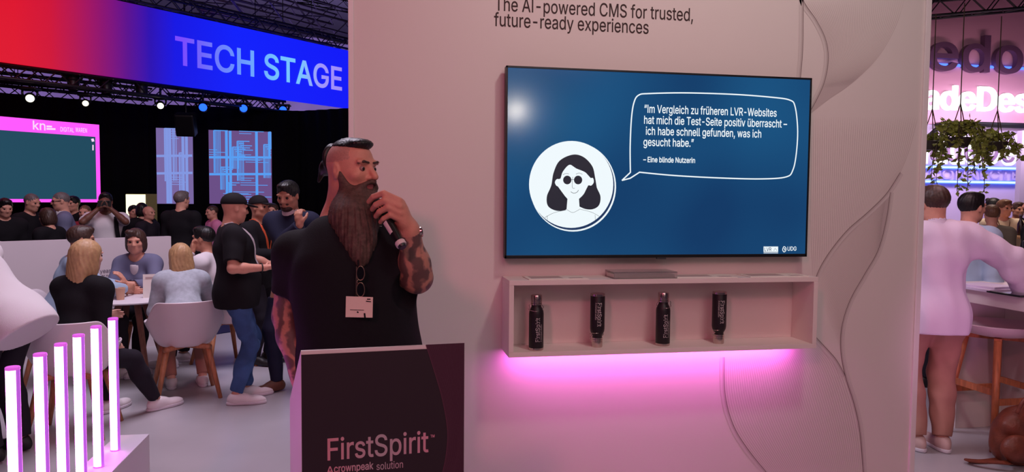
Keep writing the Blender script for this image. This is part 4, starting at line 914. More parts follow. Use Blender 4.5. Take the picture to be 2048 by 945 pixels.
# print matter on the shelf
M_paper = mat('paper', (236, 224, 216), .6); M_pprint = mat('paper_print', (186, 160, 158), .6)
def sheet(xa, xb, ya, yb, label, skew=0.0, z=sz1):
    root = thing('leaflet', label, 'leaflet', ((xa + xb) / 2, (ya + yb) / 2, z), 'leaflets lying on the shelf top')
    R = Matrix.Rotation(skew, 3, 'Z'); piv = ((xa + xb) / 2, (ya + yb) / 2, z)
    b = MB(); b.box((xa, ya, z), (xb, yb, z + .004), .0008, R, piv); b.build('pages', M_paper, root)
    b = MB(); b.box((xa + .02, ya + .03, z + .004), (xb - .12, yb - .03, z + .0044), 0, R, piv); b.box((xb - .09, ya + .015, z + .004), (xb - .02, ya + .05, z + .0044), 0, R, piv); b.build('cover_print', M_pprint, root)
sheet(.70, 1.0, 3.43, 3.58, 'white leaflet lying left of the clear stack on the shelf top', .03)
sheet(1.47, 1.79, 3.43, 3.57, 'white leaflet lying just right of the clear stack on the shelf', -.04)
sheet(1.86, 2.19, 3.43, 3.58, 'white leaflet lying at the right end of the shelf top', .02)
root = thing('brochure_tray', 'flat clear tray with a stack of brochures on the shelf', 'tray', (1.3, 3.48, sz1))
b = MB(); b.box((1.135, 3.432, sz1 + .004), (1.452, 3.56, sz1 + .022), .001); b.build('brochure_stack', M_paper, root)
M_acr = mat('acrylic', (225, 215, 215), .08, trans=.75, spec=.5)
b = MB(); b.box((1.13, 3.42, sz1), (1.46, 3.57, sz1 + .004)); b.box((1.13, 3.42, sz1 + .004), (1.46, 3.424, sz1 + .034)); b.box((1.13, 3.566, sz1 + .004), (1.46, 3.57, sz1 + .034)); b.box((1.13, 3.424, sz1 + .030), (1.46, 3.566, sz1 + .034)); b.build('clear_tray', M_acr, root)

# ------------------------------------------------------------------ lectern
LA, LB = Vector((-.258, 2.41, 0)), Vector((.280, 2.459, 0)); LH = 1.15
ld = (LB - LA).normalized(); ln = Vector((ld.y, -ld.x, 0))
def lp(s, z, out=0.0): return LA + ld * s + ln * out + Vector((0, 0, z))
LW = (LB - LA).length
lec = thing('lectern', 'dark printed lectern in front of the bearded speaker', 'lectern', (LA + LB) / 2 - ln * .15)
M_lec = mat('lectern_dark', (44, 27, 37), .5); M_plum = mat('lectern_plum', (70, 27, 50), .5); M_arc = mat('lectern_arc', (92, 45, 66), .5); M_plines = mat('lectern_lines', (84, 44, 64), .5)
b = MB(); b.prism([lp(0, .01, .0), lp(LW, .01, .0), lp(LW, LH, .0), lp(0, LH, .0)], -ln * .014); b.build('front_panel', M_white, lec)
b = MB(); b.prism([lp(.001, .012, .002), lp(LW - .001, .012, .002), lp(LW - .001, LH - .012, .002), lp(.001, LH - .012, .002)], -ln * .0018); prt = b.build('front_print', M_lec, lec)
def lpx(u, v, out=.0026): return PL(u, v, LA + ln * out, ld)
arc = catmull([lpx(852, 690), lpx(868, 740), lpx(885, 800), lpx(895, 860), lpx(893, 905), lpx(884, 950), lpx(865, 1010)], 10)
b = MB(); rt = [Vector((lp(LW - .001, p.z, .0026))) for p in arc]
for p0, p1, q0, q1 in zip(arc[:-1], arc[1:], rt[:-1], rt[1:]): b.quad(p0, q0, q1, p1)
b.build('plum_swoosh', M_plum, prt)
b = MB(); b.strip([p + ln * .0004 for p in arc], .003, -ln); b.build('swoosh_edge', M_arc, prt)
b = MB()
for i in range(1, 22):
    f = i / 22; b.strip([p.lerp(q, f) + ln * .0003 + ld * .006 * math.sin(k * .15 + f * 4) * (1 - abs(2 * f - 1)) for k, (p, q) in enumerate(zip(arc, rt))], .0009, -ln)
b.build('line_pattern', M_plines, prt)
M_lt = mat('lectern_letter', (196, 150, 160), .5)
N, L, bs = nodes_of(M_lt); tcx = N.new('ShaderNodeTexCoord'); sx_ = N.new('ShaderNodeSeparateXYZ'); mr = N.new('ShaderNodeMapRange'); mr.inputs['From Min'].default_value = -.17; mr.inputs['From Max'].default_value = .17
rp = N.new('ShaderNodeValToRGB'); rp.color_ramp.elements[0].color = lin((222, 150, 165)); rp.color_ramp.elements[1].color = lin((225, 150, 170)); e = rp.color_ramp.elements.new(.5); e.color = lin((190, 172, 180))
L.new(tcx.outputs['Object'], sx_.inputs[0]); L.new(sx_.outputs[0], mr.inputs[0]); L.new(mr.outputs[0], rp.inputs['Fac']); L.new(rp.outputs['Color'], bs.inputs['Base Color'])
a0, a1 = lpx(655, 922), lpx(857, 904)
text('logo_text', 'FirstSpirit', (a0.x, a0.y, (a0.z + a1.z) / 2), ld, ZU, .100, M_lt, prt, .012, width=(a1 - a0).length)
tm = lpx(861, 876); text('trademark_text', 'TM', tm, ld, ZU, .013, M_lt, prt, .02, width=.014)
a0, a1 = lpx(653, 949), lpx(668, 947); text('tagline_text', 'A', a0, ld, ZU, .034, M_lt, prt, .01)
a0, a1 = lpx(668, 946), lpx(747, 940); text('tagline_text', 'crownpeak', a0, ld, ZU, .034, M_lt, prt, .022, width=(a1 - a0).length)
a0, a1 = lpx(753, 941), lpx(806, 937); text('tagline_text', 'solution', a0, ld, ZU, .034, M_lt, prt, .005, width=(a1 - a0).length)
BD = .34                                              # depth of the body, cheeks flare to the back, top slopes down to the speaker
bl = PL(580, 860, LA - ln * BD, ld); sL = (bl - LA).dot(ld); zbk = PL(580, 800, LA - ln * BD, ld).z
def lbk(s, z): return lp(s, z, -BD)
b = MB(); b.prism([lp(0, .0, -.014), lbk(sL, .0), lbk(sL, zbk), lp(0, LH, -.014)], ld * .02); b.build('side_panel', M_white, lec)
b = MB(); b.prism([lp(LW, .0, -.014), lbk(LW + .06, .0), lbk(LW + .06, zbk), lp(LW, LH, -.014)], -ld * .02); b.build('side_panel', M_white, lec)
b = MB(); b.prism([lp(.015, LH - .01, -.014), lp(LW - .015, LH - .01, -.014), lbk(LW + .045, zbk - .012), lbk(sL + .018, zbk - .012)], (0, 0, -.018)); b.build('sloped_top', M_white, lec)

# ------------------------------------------------------------------ light tubes on their plinth
b = MB(); b.box((-1.252, 2.25, 0), (-1.105, 3.70, .5), .003)
tag(b.build('plinth', mat('plinth_white', (228, 216, 226), .5)), 'narrow white plinth carrying the row of glowing pink tubes', 'plinth')
M_tube = mat('tube_glow', (240, 220, 245), .4, emit=(255, 118, 255), estr=15.0)
M_tside = mat('tube_side', (190, 90, 225), .2, emit=(176, 92, 212), estr=.8, spec=.5)  # emission paints the lamplight seen through the translucent side
M_tcap = mat('tube_cap', (200, 90, 220), .25, emit=(208, 96, 210), estr=.8)  # same painted glow on caps and feet
ordn = ['nearest the viewer, at the left edge', 'second from the left, beside the dark trousers', 'third from the left, in the row on the plinth', 'fourth from the left, in the row on the plinth', 'fifth from the left, with its foot showing on the plinth', 'farthest and thinnest, standing at the back of plinth']
for (u, v), od in zip([(25, 735), (80, 708), (121, 688), (157, 670), (192, 653), (226, 637)], ordn):
    p = PZ(u, v, 1.1); r = .0198
    root = thing('light_tube', 'glowing pink light tube ' + od, 'lamp', (p.x, p.y, .5), 'glowing light tubes')
    vd = math.atan2(-p.y, -p.x)                       # diffuser window faces the aisle, weakly glowing translucent side to the right
    a0, a1 = vd - 2.3, vd + .42
    def arcv(a, rr, z): return Vector((p.x + rr * math.cos(a), p.y + rr * math.sin(a), z))
    b = MB(); b.grid(lambda s, t: arcv(a0 + (a1 - a0) * s, r, .503 + t * .592), 28, 1); b.build('diffuser', M_tube, root, True)
    b = MB(); b.grid(lambda s, t: arcv(a1 + (a0 + 2 * math.pi - a1) * s, r, .503 + t * .592), 28, 1); b.build('tube_side', M_tside, root, True)
    b = MB(); b.lathe([(0, 1.092), (r + .0012, 1.092), (r + .0012, 1.100), (r - .001, 1.102), (0, 1.102)], (p.x, p.y, 0), 32); b.build('cap', M_tcap, root, autosmooth=True)
    b = MB(); b.lathe([(0, .5), (r + .0012, .5), (r + .0012, .505), (0, .505)], (p.x, p.y, 0), 32); b.build('foot', M_tcap, root, autosmooth=True)

# lamp of the hall that mirrors in the television (behind the viewer)
rr = ray(1032, 222); q = PY(1032, 222, SY); mp = q + Vector((rr.x, -rr.y, rr.z)).normalized() * 6.2
root = thing('spotlight', 'round spotlight hanging in the hall behind the viewer', 'spotlight', mp)
b = MB(); b.lathe([(0, .0), (.09, .0), (.10, -.02), (.10, -.22), (.06, -.26), (0, -.26)], mp, 24, (q - mp)); b.build('housing', M_black, root, autosmooth=True)
b = MB(); b.lathe([(0, .004), (.085, .004), (.085, .0), (0, .0)], mp, 24, (q - mp)); b.build('lens', mat('lens_hot', (255, 240, 220), .4, emit=(255, 238, 215), estr=60), root)
spot('television_glare_lamp', mp + (q - mp).normalized() * .02, q, 13, (1, .93, .84), 40, .5, .05)
# ================================================================== TECH STAGE, FAR LEFT
def emis(name, rgb, s=1.0): return mat(name, tuple(int(x * .15) for x in rgb), .6, emit=rgb, estr=s)
def emis_ramp(name, p0, d, L, stops, s=1.0):          # printed / LED colour that runs along d
    m = mat(name, (10, 10, 10), .6, emit=(255, 255, 255), estr=s); N, Lk, b = nodes_of(m)
    g = N.new('ShaderNodeNewGeometry'); su = N.new('ShaderNodeVectorMath'); su.operation = 'SUBTRACT'; su.inputs[1].default_value = tuple(p0)
    dt = N.new('ShaderNodeVectorMath'); dt.operation = 'DOT_PRODUCT'; dt.inputs[1].default_value = tuple(Vector(d) / L)
    rp = N.new('ShaderNodeValToRGB'); el = rp.color_ramp.elements
    for i, (t, c) in enumerate(stops):
        e = el[i] if i < 2 else el.new(t)
        e.position = t; e.color = lin(c)
    Lk.new(g.outputs['Position'], su.inputs[0]); Lk.new(su.outputs[0], dt.inputs[0]); Lk.new(dt.outputs['Value'], rp.inputs['Fac']); Lk.new(rp.outputs['Color'], b.inputs['Emission Color'])
    return m
B0, B1 = PZ(0, 123, 3.6), PZ(695, 217, 3.6); bd = (B1 - B0); bd.z = 0; BL = bd.length; bd.normalize(); bn = Vector((bd.y, -bd.x, 0))
def bp(u, v, out=0.0): return PL(u, v, B0 + bn * out, bd)
ban = thing('stage_banner', 'long hanging banner fading from red to blue with large stage lettering', 'banner', (B0 + B1) / 2)
s0, s1 = -2.2, BL + .25; zt, zb = 4.86, 3.6
def sb(s, z, out=0): return B0 + bd * s + bn * out + Vector((0, 0, z - 3.6))
def tt(u): return ((bp(u, 90) - B0).dot(bd) - s0) / (s1 - s0)
M_ban = emis_ramp('banner_print', sb(s0, 3.6), bd, s1 - s0, [(0, (200, 10, 30)), (tt(30), (222, 16, 44)), (tt(100), (208, 16, 54)), (tt(150), (180, 18, 80)), (tt(205), (140, 16, 112)), (tt(255), (92, 14, 142)), (tt(300), (44, 14, 178)), (tt(350), (20, 22, 228)), (tt(470), (14, 32, 252)), (1, (16, 24, 248))])
b = MB(); b.prism([sb(s0, zb), sb(s1, zb), sb(s1, zt), sb(s0, zt)], -bn * .06); b.build('fabric', M_ban, ban)
M_bl = emis_ramp('banner_letters', sb(s0, 3.6), bd, s1 - s0, [(0, (120, 70, 255)), (tt(365), (122, 74, 255)), (tt(400), (112, 98, 250)), (tt(480), (104, 150, 255)), (tt(560), (118, 196, 255)), (tt(600), (122, 196, 255)), (tt(640), (160, 150, 250)), (1, (158, 128, 250))])
q0, q1 = bp(351, 130, .01), bp(684, 182, .01)
text('lettering', 'TECH STAGE', (q0.x, q0.y, 3.975), bd, ZU, .66, M_bl, ban, .020, width=(q1 - q0).length)

M_truss = mat('truss_black', (26, 22, 30), .5); M_trussb = mat('truss_steel', (150, 140, 175), .4, .6)
hang = mat('cable_black', (12, 11, 13), .6)
def truss(label, p, q, w=.29, m=M_truss, tri=False, r=.024, cat='truss', name='lighting_truss', group='lighting trusses over the stage', top=9.0):
    p, q = Vector(p), Vector(q); d = (q - p).normalized(); up = Vector((0, 0, 1)); sd = d.cross(up).normalized(); up = sd.cross(d).normalized()
    root = thing(name, label, cat, p, group)
    cs = [sd * w / 2 + up * w / 2, -sd * w / 2 + up * w / 2, -sd * w / 2 - up * w / 2, sd * w / 2 - up * w / 2]
    for c in cs:
        b = MB(); b.tube([p + c, q + c], r, 8); b.build('chord', m, root, True)
    L = (q - p).length; n = max(2, int(L / w)); b = MB()
    for a, c in ((0, 1), (1, 2), (2, 3), (3, 0)):
        for i in range(n):
            x0, x1 = p + d * L * i / n, p + d * L * (i + 1) / n
            e0, e1 = (cs[a], cs[c]) if i % 2 == 0 else (cs[c], cs[a])
            b.tube([x0 + e0, x1 + e1], r * .45, 5, False)
    b.build('lattice', m, root)
    for f in (.22, .78):
        c = p.lerp(q, f); b = MB(); b.tube([c + up * w / 2, Vector((c.x, c.y, top))], .008, 6); b.build('hanging_cable', hang, root)
    return root
truss('black truss running right along the lower edge of the banner', sb(s0, 3.49, -.25), sb(BL - 1.5, 3.49, -.25), w=.20, top=4.90)
truss('black truss carrying the top edge of the blue banner', sb(s0 + 1, 5.06, -.2), sb(s1, 5.03, -.2), w=.22, m=mat('truss_blue_lit', (44, 40, 70), .45))  # blue light on this truss is put into its colour
def pr(u0, v0, u1, v1, z): return PZ(u0, v0, z), PZ(u1, v1, z)
for lab, (u0, v0, u1, v1), z in (('black truss below the banner, the second one from it', (-60, 152, 300, 190), 4.3), ('black truss low over the stage just above the drape', (-60, 172, 330, 206), 3.85)):
    truss(lab, *pr(u0, v0, u1, v1, z))
truss('black truss crossing above the two circuit panels', PZ(335, 201, 3.75), PZ(560, 211, 3.75), w=.26)
# far hall structure above the banner
for lab, (u0, v0, u1, v1), z, wd in (('lilac lit steel truss far above the banner, the upper one', (400, -30, 690, 50), 7.6, .8), ('lilac lit steel truss far above the banner, the lower one', (380, -5, 680, 68), 6.2, .6)):
    truss(lab, *pr(u0, v0, u1, v1, z), w=wd, m=M_trussb, r=.035, group='steel trusses under the hall roof')
truss('dark roof girder at the top right behind the banner', PZ(600, -10, 8.4), PZ(760, 24, 8.4), w=.4, m=M_truss, group='steel trusses under the hall roof')

# moving lights
M_lens_w = emis('lens_warm', (255, 246, 214), 2.2); M_lens_b = emis('lens_blue', (24, 76, 255), 3.2); M_lens_o = mat('lens_off', (26, 24, 30), .15)
def stage_light(u, v, d, label, lens, big=1.0, up=.45, aim=None, show=True):
    c = PD(u, v, d); root = thing('stage_light', label, 'spotlight', c + Vector((0, 0, up)), 'moving lights over the stage')
    ax = (Vector((0, 0, CZ)) - c).normalized() if aim is None else Vector(aim).normalized(); k = big
    b = MB(); b.lathe([(0, 0), (.078 * k, 0), (.085 * k, -.02 * k), (.085 * k, -.13 * k), (.10 * k, -.15 * k), (.09 * k, -.26 * k), (.05 * k, -.30 * k), (0, -.30 * k)], c, 20, ax); b.build('head', M_black, root, autosmooth=True)
    b = MB(); b.lathe([(0, .008), (.05 * k, .006), (.074 * k, .0), (.074 * k, -.004), (0, -.004)], c, 20, ax); b.build('lens', lens, root, True)
    sd = ax.cross(Vector((0, 0, 1))); sd = sd.normalized() if sd.length > .1 else Vector((1, 0, 0)); m = c - ax * .16 * k
    for sg in (1, -1):
        b = MB(); b.tube([m + sd * sg * .105 * k, m + sd * sg * .125 * k + Vector((0, 0, .06)), m + sd * sg * .12 * k + Vector((0, 0, up * .62))], .022 * k, 8); b.build('yoke_arm', M_black, root, True)
    t = m + Vector((0, 0, up * .62)); b = MB(); b.box(t - Vector((.16 * k, .13 * k, 0)), t + Vector((.16 * k, .13 * k, up * .28)), .02); b.build('base_box', M_black, root)
    b = MB(); b.tube([t + Vector((0, 0, up * .28)), t + Vector((0, 0, up * .28 + .16))], .02, 8); b.build('clamp', M_black, root, True)
def bdep(u, v, off=.27):                              # distance of the banner plane, so the lamps hang just behind it
    q = bp(u, v, -off); return (CAM_M.transposed() @ (q - Vector((0, 0, CZ)))).z * -1
for u, v, lab, k in ((60, 197, 'stage light with warm lens hanging at far left under the red banner', .8), (171, 207, 'stage light with small warm lens, second of the warm ones', .62), (321, 212, 'stage light with bright white lens below the fading purple of the banner', .72)):
    d = bdep(u, v); c = PD(u, v, d); stage_light(u, v, d, lab, M_lens_w, k, max(.15, (3.40 - c.z) / .9 - .12), aim=(PD(u, v + 220, d - 6) - c))
for u, v, lab in ((406, 215, 'blue stage light over the gap beside the narrow panel'), (487, 217, 'blue stage light over the middle of the wide circuit panel'), (566, 220, 'blue stage light to the right of the wide circuit panel')):
    d = bdep(u, v, .12); c = PD(u, v, d); stage_light(u, v, d, lab, M_lens_b, .95, max(.12, (3.40 - c.z) / .9 - .12))
for u, v, lab, k in ((147, 180, 'dark moving light hanging between the two warm lenses', 1.0), (214, 188, 'dark tapered moving light pointing down, beside second warm lens', 1.0), (284, 190, 'dark moving light hanging under the purple part of banner', 1.1)):
    d = bdep(u, v, .25); c = PD(u, v, d); stage_light(u, v, d, lab, M_lens_o, k, max(.10, (3.28 - c.z) * .9), aim=(.1, -.2, -1))
root = thing('loudspeaker', 'black loudspeaker hanging above the narrow circuit panel', 'loudspeaker', PD(372, 250, 13.6)); c = PD(372, 250, 13.6)
b = MB(); b.box(c - Vector((.17, .13, .2)), c + Vector((.17, .13, .22)), .03, Matrix.Rotation(.35, 3, 'X'), c); b.build('cabinet', M_black, root)
b = MB(); b.tube([c + Vector((0, 0, .2)), Vector((c.x, c.y, 9.0))], .018, 8); b.build('hanging_pole', M_black, root)

# pink framed screen
pd_ = Vector((.70, .714, 0)); P0 = PD(200, 330, 12.2)
scr = thing('stage_screen', 'big teal screen in a glowing pink frame at the far left', 'screen', Vector((P0.x, P0.y, 1.5)))
def pq(u, v, out=0.0): return PL(u, v, P0 + Vector((pd_.y, -pd_.x, 0)) * out, pd_)
M_pink = emis('frame_pink', (255, 84, 246), 1.1); M_teal = emis('screen_teal', (26, 72, 92), 1.0); M_pw = emis('screen_print', (250, 220, 250), 1.0)
zt = pq(200, 250).z; zb = pq(200, 405).z; er = pq(200, 330); 
def ps(s, z, out=0): return er + pd_ * s + Vector((pd_.y, -pd_.x, 0)) * out + Vector((0, 0, z - er.z))
Wd = 3.6
b = MB(); b.prism([ps(-Wd, zb, -.10), ps(0, zb, -.10), ps(0, zt, -.10), ps(-Wd, zt, -.10)], Vector((pd_.y, -pd_.x, 0)) * .09); b.build('housing', M_black, scr)
zi = pq(190, 274).z; zj = pq(190, 399).z; ei = (pq(192, 330) - er).dot(pd_)
b = MB()
for a, c, z0, z1 in ((-Wd, 0, zi, zt), (-Wd, 0, zb, zj), (ei, 0, zj, zi)): b.prism([ps(a, z0, .0), ps(c, z0, .0), ps(c, z1, .0), ps(a, z1, .0)], Vector((pd_.y, -pd_.x, 0)) * -.01)
b.build('frame_light', M_pink, scr)
b = MB(); b.prism([ps(-Wd, zj, -.002), ps(ei, zj, -.002), ps(ei, zi, -.002), ps(-Wd, zi, -.002)], Vector((pd_.y, -pd_.x, 0)) * -.008); pic = b.build('picture', M_teal, scr)
a0 = pq(66, 259, .004); text('logo_text', 'kn', a0, pd_, ZU, .19, M_pw, scr, .012, width=(pq(91, 259, .004) - a0).length)
for v in (253, 258): 
    a0, a1 = pq(93, v, .004), pq(104 if v < 255 else 111, v + .5, .004); b = MB(); b.strip([a0, a1], .028, (-pd_.y, pd_.x, 0)); b.build('logo_line', M_pw, scr)
a0 = pq(121, 263, .004); text('logo_text', 'DIGITAL', a0, pd_, ZU, .10, M_pw, scr, .006, width=(pq(148, 263, .004) - a0).length)
a0 = pq(151, 264, .004); text('logo_text', 'WAREN', a0, pd_, ZU, .10, M_pw, scr, .006, width=(pq(174, 265, .004) - a0).length)
b = MB(); b.strip([pq(186, 290, .004), pq(186, 301, .004)], .02, (-pd_.y, pd_.x, 0)); b.build('picture_mark', M_pw, pic)
b = MB(); b.strip([pq(183, 281, .004), pq(188, 280, .004)], .05, (-pd_.y, pd_.x, 0)); b.build('picture_mark', M_pw, pic)

# circuit panels
dd = (D2 - D1); dd.z = 0; dd.normalize(); dn = Vector((dd.y, -dd.x, 0)); DP = Vector((D1.x, D1.y, 0)) + dn * .12
M_mv1 = emis('panel_mauve', (104, 76, 132), 1.0); M_mv2 = emis('panel_grey_mauve', (118, 100, 158), 1.0); M_cir = emis('circuit_blue', (84, 156, 240), 1.0); M_cir2 = emis('circuit_light', (128, 150, 224), 1.0)
def panel(label, px, back, trace, seed, nv, nh):
    (u0, v0), (u1, v1) = px; a, c = PL(u0, (v0 + v1) / 2, DP, dd), PL(u1, (v0 + v1) / 2, DP, dd)
    z1 = PL((u0 + u1) / 2, v0, DP, dd).z; z0 = PL((u0 + u1) / 2, v1, DP, dd).z
    root = thing('display_panel', label, 'screen', ((a.x + c.x) / 2, (a.y + c.y) / 2, z0), 'circuit pattern panels on the stage'); W = (c - a).dot(dd); H = z1 - z0
    o = Vector((a.x, a.y, z0))
    def pt(s, t, out=0.0): return o + dd * s * W + Vector((0, 0, t * H)) + dn * out
    b = MB(); b.prism([pt(0, 0), pt(1, 0), pt(1, 1), pt(0, 1)], -dn * .08); b.build('panel', back, root)
    rs = random.Random(seed); b = MB(); k = [0]
    def seg(s0, t0, s1, t1, w):
        k[0] += 1; s0, s1, t0, t1 = [min(max(x, 0.004), .996) for x in (s0, s1, t0, t1)]
        if abs(s1 - s0) + abs(t1 - t0) < .01: return
        b.strip([pt(s0, t0, .003 + k[0] * 1e-5), pt(s1, t1, .003 + k[0] * 1e-5)], w, -dn)
    for i in range(nv):                               # buses of parallel tracks with steps
        s = rs.uniform(0, 1); t = rs.uniform(-.3, .8); n = rs.randint(2, 5); L = rs.uniform(.25, .9)
        for j in range(n):
            x = s + j * .028 / W; seg(x, t, x, t + L, 0.014 if j else .026)
            y = t + L - j * .03; seg(x, y, x + rs.uniform(.05, .22), y, .018)
    for i in range(nh):
        t = rs.uniform(0, 1); s = rs.uniform(-.2, .7)
        for j in range(rs.randint(2, 5)): seg(s, t + j * .032, s + rs.uniform(.15, .5), t + j * .032, .013)
    for s in ((.28, .34, .76) if W > 1 else (.3, .38, .74, .84)): seg(s, 0, s, 1, .05)
    for t in (.40, .63): seg(0, t, 1, t + .015, .045)
    b.build('circuit_pattern', trace, root)
panel('narrow projected panel with pale circuit lines on the stage drape', ((313, 257), (385, 408)), M_mv2, M_cir2, 3, 3, 4)
panel('wide projected panel with bright blue circuit lines on the stage drape', ((418, 262), (543, 408)), M_mv1, M_cir, 11, 8, 9)

# small lit box sign
a = PD(253, 440, 11.8); c = PD(292, 440, 11.7); ztop = PD(272, 388, 11.75).z; zbot = 1.05
root = thing('light_box', 'small bright yellowish light box standing in the dark near the stage', 'light box', ((a.x + c.x) / 2, (a.y + c.y) / 2, 0)); d = (c - a); d.z = 0; n = Vector((d.y, -d.x, 0)).normalized()
b = MB(); b.prism([Vector((a.x, a.y, zbot)), Vector((c.x, c.y, zbot)), Vector((c.x, c.y, ztop)), Vector((a.x, a.y, ztop))], -n * .25); b.build('housing', mat('box_edge', (150, 140, 90), .5), root)
b = MB(); b.prism([Vector((a.x, a.y, zbot + .02)) + n * .002, Vector((c.x, c.y, zbot + .02)) + n * .002, Vector((c.x, c.y, ztop - .01)) + n * .002, Vector((a.x, a.y, ztop - .01)) + n * .002], n * .004); b.build('lit_face', emis('box_light', (255, 252, 205), 1.5), root)
b = MB(); b.box(((a.x + c.x) / 2 - .15, (a.y + c.y) / 2 - .0, 0), ((a.x + c.x) / 2 + .15, (a.y + c.y) / 2 + .2, zbot)); b.build('stand', M_black, root)

# ================================================================== SEATING GROUP
M_part = mat('partition_white', (222, 208, 214), .5)
pa, pb = PZ(8, 484, 1.2), PZ(342, 473, 1.2); pdv = (pb - pa); pdv.z = 0; PLn = pdv.length; pdv.normalize(); pn = Vector((pdv.y, -pdv.x, 0))
par = thing('partition', 'low white partition wall behind the seated group', 'partition', (pa + pb) / 2 - Vector((0, 0, 1.2)))
g = lambda s, z, o=0.0: Vector((pa.x, pa.y, 0)) + pdv * s + pn * o + Vector((0, 0, z))
b = MB(); b.prism([g(0, 0), g(PLn, 0), g(PLn, 1.2), g(0, 1.2)], -pn * .07); b.build('panel', M_part, par)
b = MB(); b.prism([g(0, 0, 0), g(0, 1.2, 0), g(0, 1.2, -.35), g(0, 0, -.35)], -pdv * .05); b.build('end_panel', M_part, par)
M_pt = mat('partition_letter', (92, 84, 104), .6)
for t, u, v, w in (('years, I have', 200, 547, 60), ('or now it\'s', 203, 557, 36), ('and un...', 201, 568, 40)):
    q0, q1 = PL(u, v, g(0, 0, .002), pdv), PL(u + w, v, g(0, 0, .002), pdv); text('lettering', t, q0, pdv, ZU, .058, M_pt, par, .004, width=(q1 - q0).length)

M_tt = mat('table_white', (226, 216, 222), .4); M_wood = wood_mat('chair_oak', (188, 120, 84)); M_woodd = wood_mat('table_oak', (150, 98, 82))
TC = PZ(264, 595, .74); TC.z = 0
tb = thing('round_table', 'round white table with wooden legs among the seated group', 'table', TC)
b = MB(); b.lathe([(0, .722), (.40, .722), (.415, .728), (.415, .736), (.408, .740), (0, .740)], TC, 56); b.build('tabletop', M_tt, tb, autosmooth=True)
for k in range(4):
    a = math.radians(40 + 90 * k); b = MB(); b.tube([TC + Vector((.10 * math.cos(a), .10 * math.sin(a), .722)), TC + Vector((.30 * math.cos(a), .30 * math.sin(a), 0.0))], [.03, .02], 12); b.build('leg', M_woodd, tb, True)
M_cup = mat('paper_cup', (214, 168, 140), .6); M_coff = mat('coffee', (60, 34, 26), .3)
for (u, v), lb in zip([(229, 594), (241, 600)], ['tan paper cup on round table, the rear one of the pair', 'tan paper cup on round table, the front one of the pair']):
    p = PZ(u, v, .74); root = thing('paper_cup', lb, 'cup', p, 'paper cups on the round table')
    b = MB(); b.lathe([(0, .0), (.028, .0), (.030, .004), (.0395, .098), (.0415, .102), (.040, .105), (.0375, .102), (.0375, .080)], p, 28); b.build('cup', M_cup, root, autosmooth=True)
    b = MB(); b.lathe([(0, .086), (.0375, .086)], p, 28); b.build('coffee', M_coff, root)

M_shell = mat('shell_white', (226, 212, 218), .38)
def shell_chair(at, face, label, armless=False):
    at = Vector((at[0], at[1], 0)); root = thing('shell_chair', label, 'chair', at, 'white shell chairs with wooden legs'); R = Matrix.Rotation(face, 3, 'Z')
    def sst(a, c, x): x = min(max((x - a) / (c - a), 0), 1); return x * x * (3 - 2 * x)
    def shell(u, v):
        th = (u - .5) * 2 * math.pi; t = abs(th) / math.pi              # t 0 front, 1 back
        rim = .015 + .19 * sst(.22, .36, t) + .185 * sst(.56, .74, t)
        rx, ry = .235 + .05 * sst(.2, .4, t), (.225 if t < .5 else .20)
        w = v ** .55; rise = max(0, (v - .45) / .55); rise = rise ** 1.35
        x = math.sin(th) * rx * min(w, 1) * (1 + .06 * rise); y = math.cos(th) * ry * min(w, 1) - (.10 * rise * sst(.5, .8, t))
        return at + R @ Vector((x, y, .435 + rim * rise + .012 * math.cos(th) * w))
    b = MB(); b.grid(shell, 56, 16); bmesh.ops.remove_doubles(b.bm, verts=b.bm.verts[:], dist=1e-4); o = b.build('shell', M_shell, root, True, solid=.012, sub=1)
    b = MB(); b.tube([at + R @ Vector((.17, .16, .42)), at + R @ Vector((-.17, -.17, .42))], .022, 8); b.tube([at + R @ Vector((-.17, .16, .42)), at + R @ Vector((.17, -.17, .42))], .022, 8); b.build('leg_frame', M_wood, root, True)
    for sx in (1, -1):
        for sy in (1, -1):
            b = MB(); b.tube([at + R @ Vector((sx * .15, sy * .14, .43)), at + R @ Vector((sx * .235, sy * .225, 0))], [.026, .016], 10); b.build('leg', M_wood, root, True)
    return root
def facing(a, t): d = Vector(t) - Vector(a); return math.atan2(-d.x, d.y)
CH = {}
CH['r'] = PD(372, 760, 6.0); CH['p'] = PD(146, 700, 5.0); CH['s'] = PD(446, 640, 7.05); CH['q'] = PD(290, 560, 7.1); CH['o'] = PD(118, 560, 6.3)
for k in CH: CH[k].z = 0
shell_chair(CH['r'], facing(CH['r'], TC) - .42, 'white shell chair with oak legs seen from behind, under the woman in pale jacket')
shell_chair(CH['p'], facing(CH['p'], TC) + .0, 'white shell chair under the long haired woman, behind the light tubes')
shell_chair(CH['s'], facing(CH['s'], TC), 'white shell chair half hidden behind the man in jeans and cap')
shell_chair(CH['q'], facing(CH['q'], TC), 'white shell chair on the far side of the table by the partition')
shell_chair(CH['o'], facing(CH['o'], TC), 'white shell chair under the man in light blue at the left of the table')
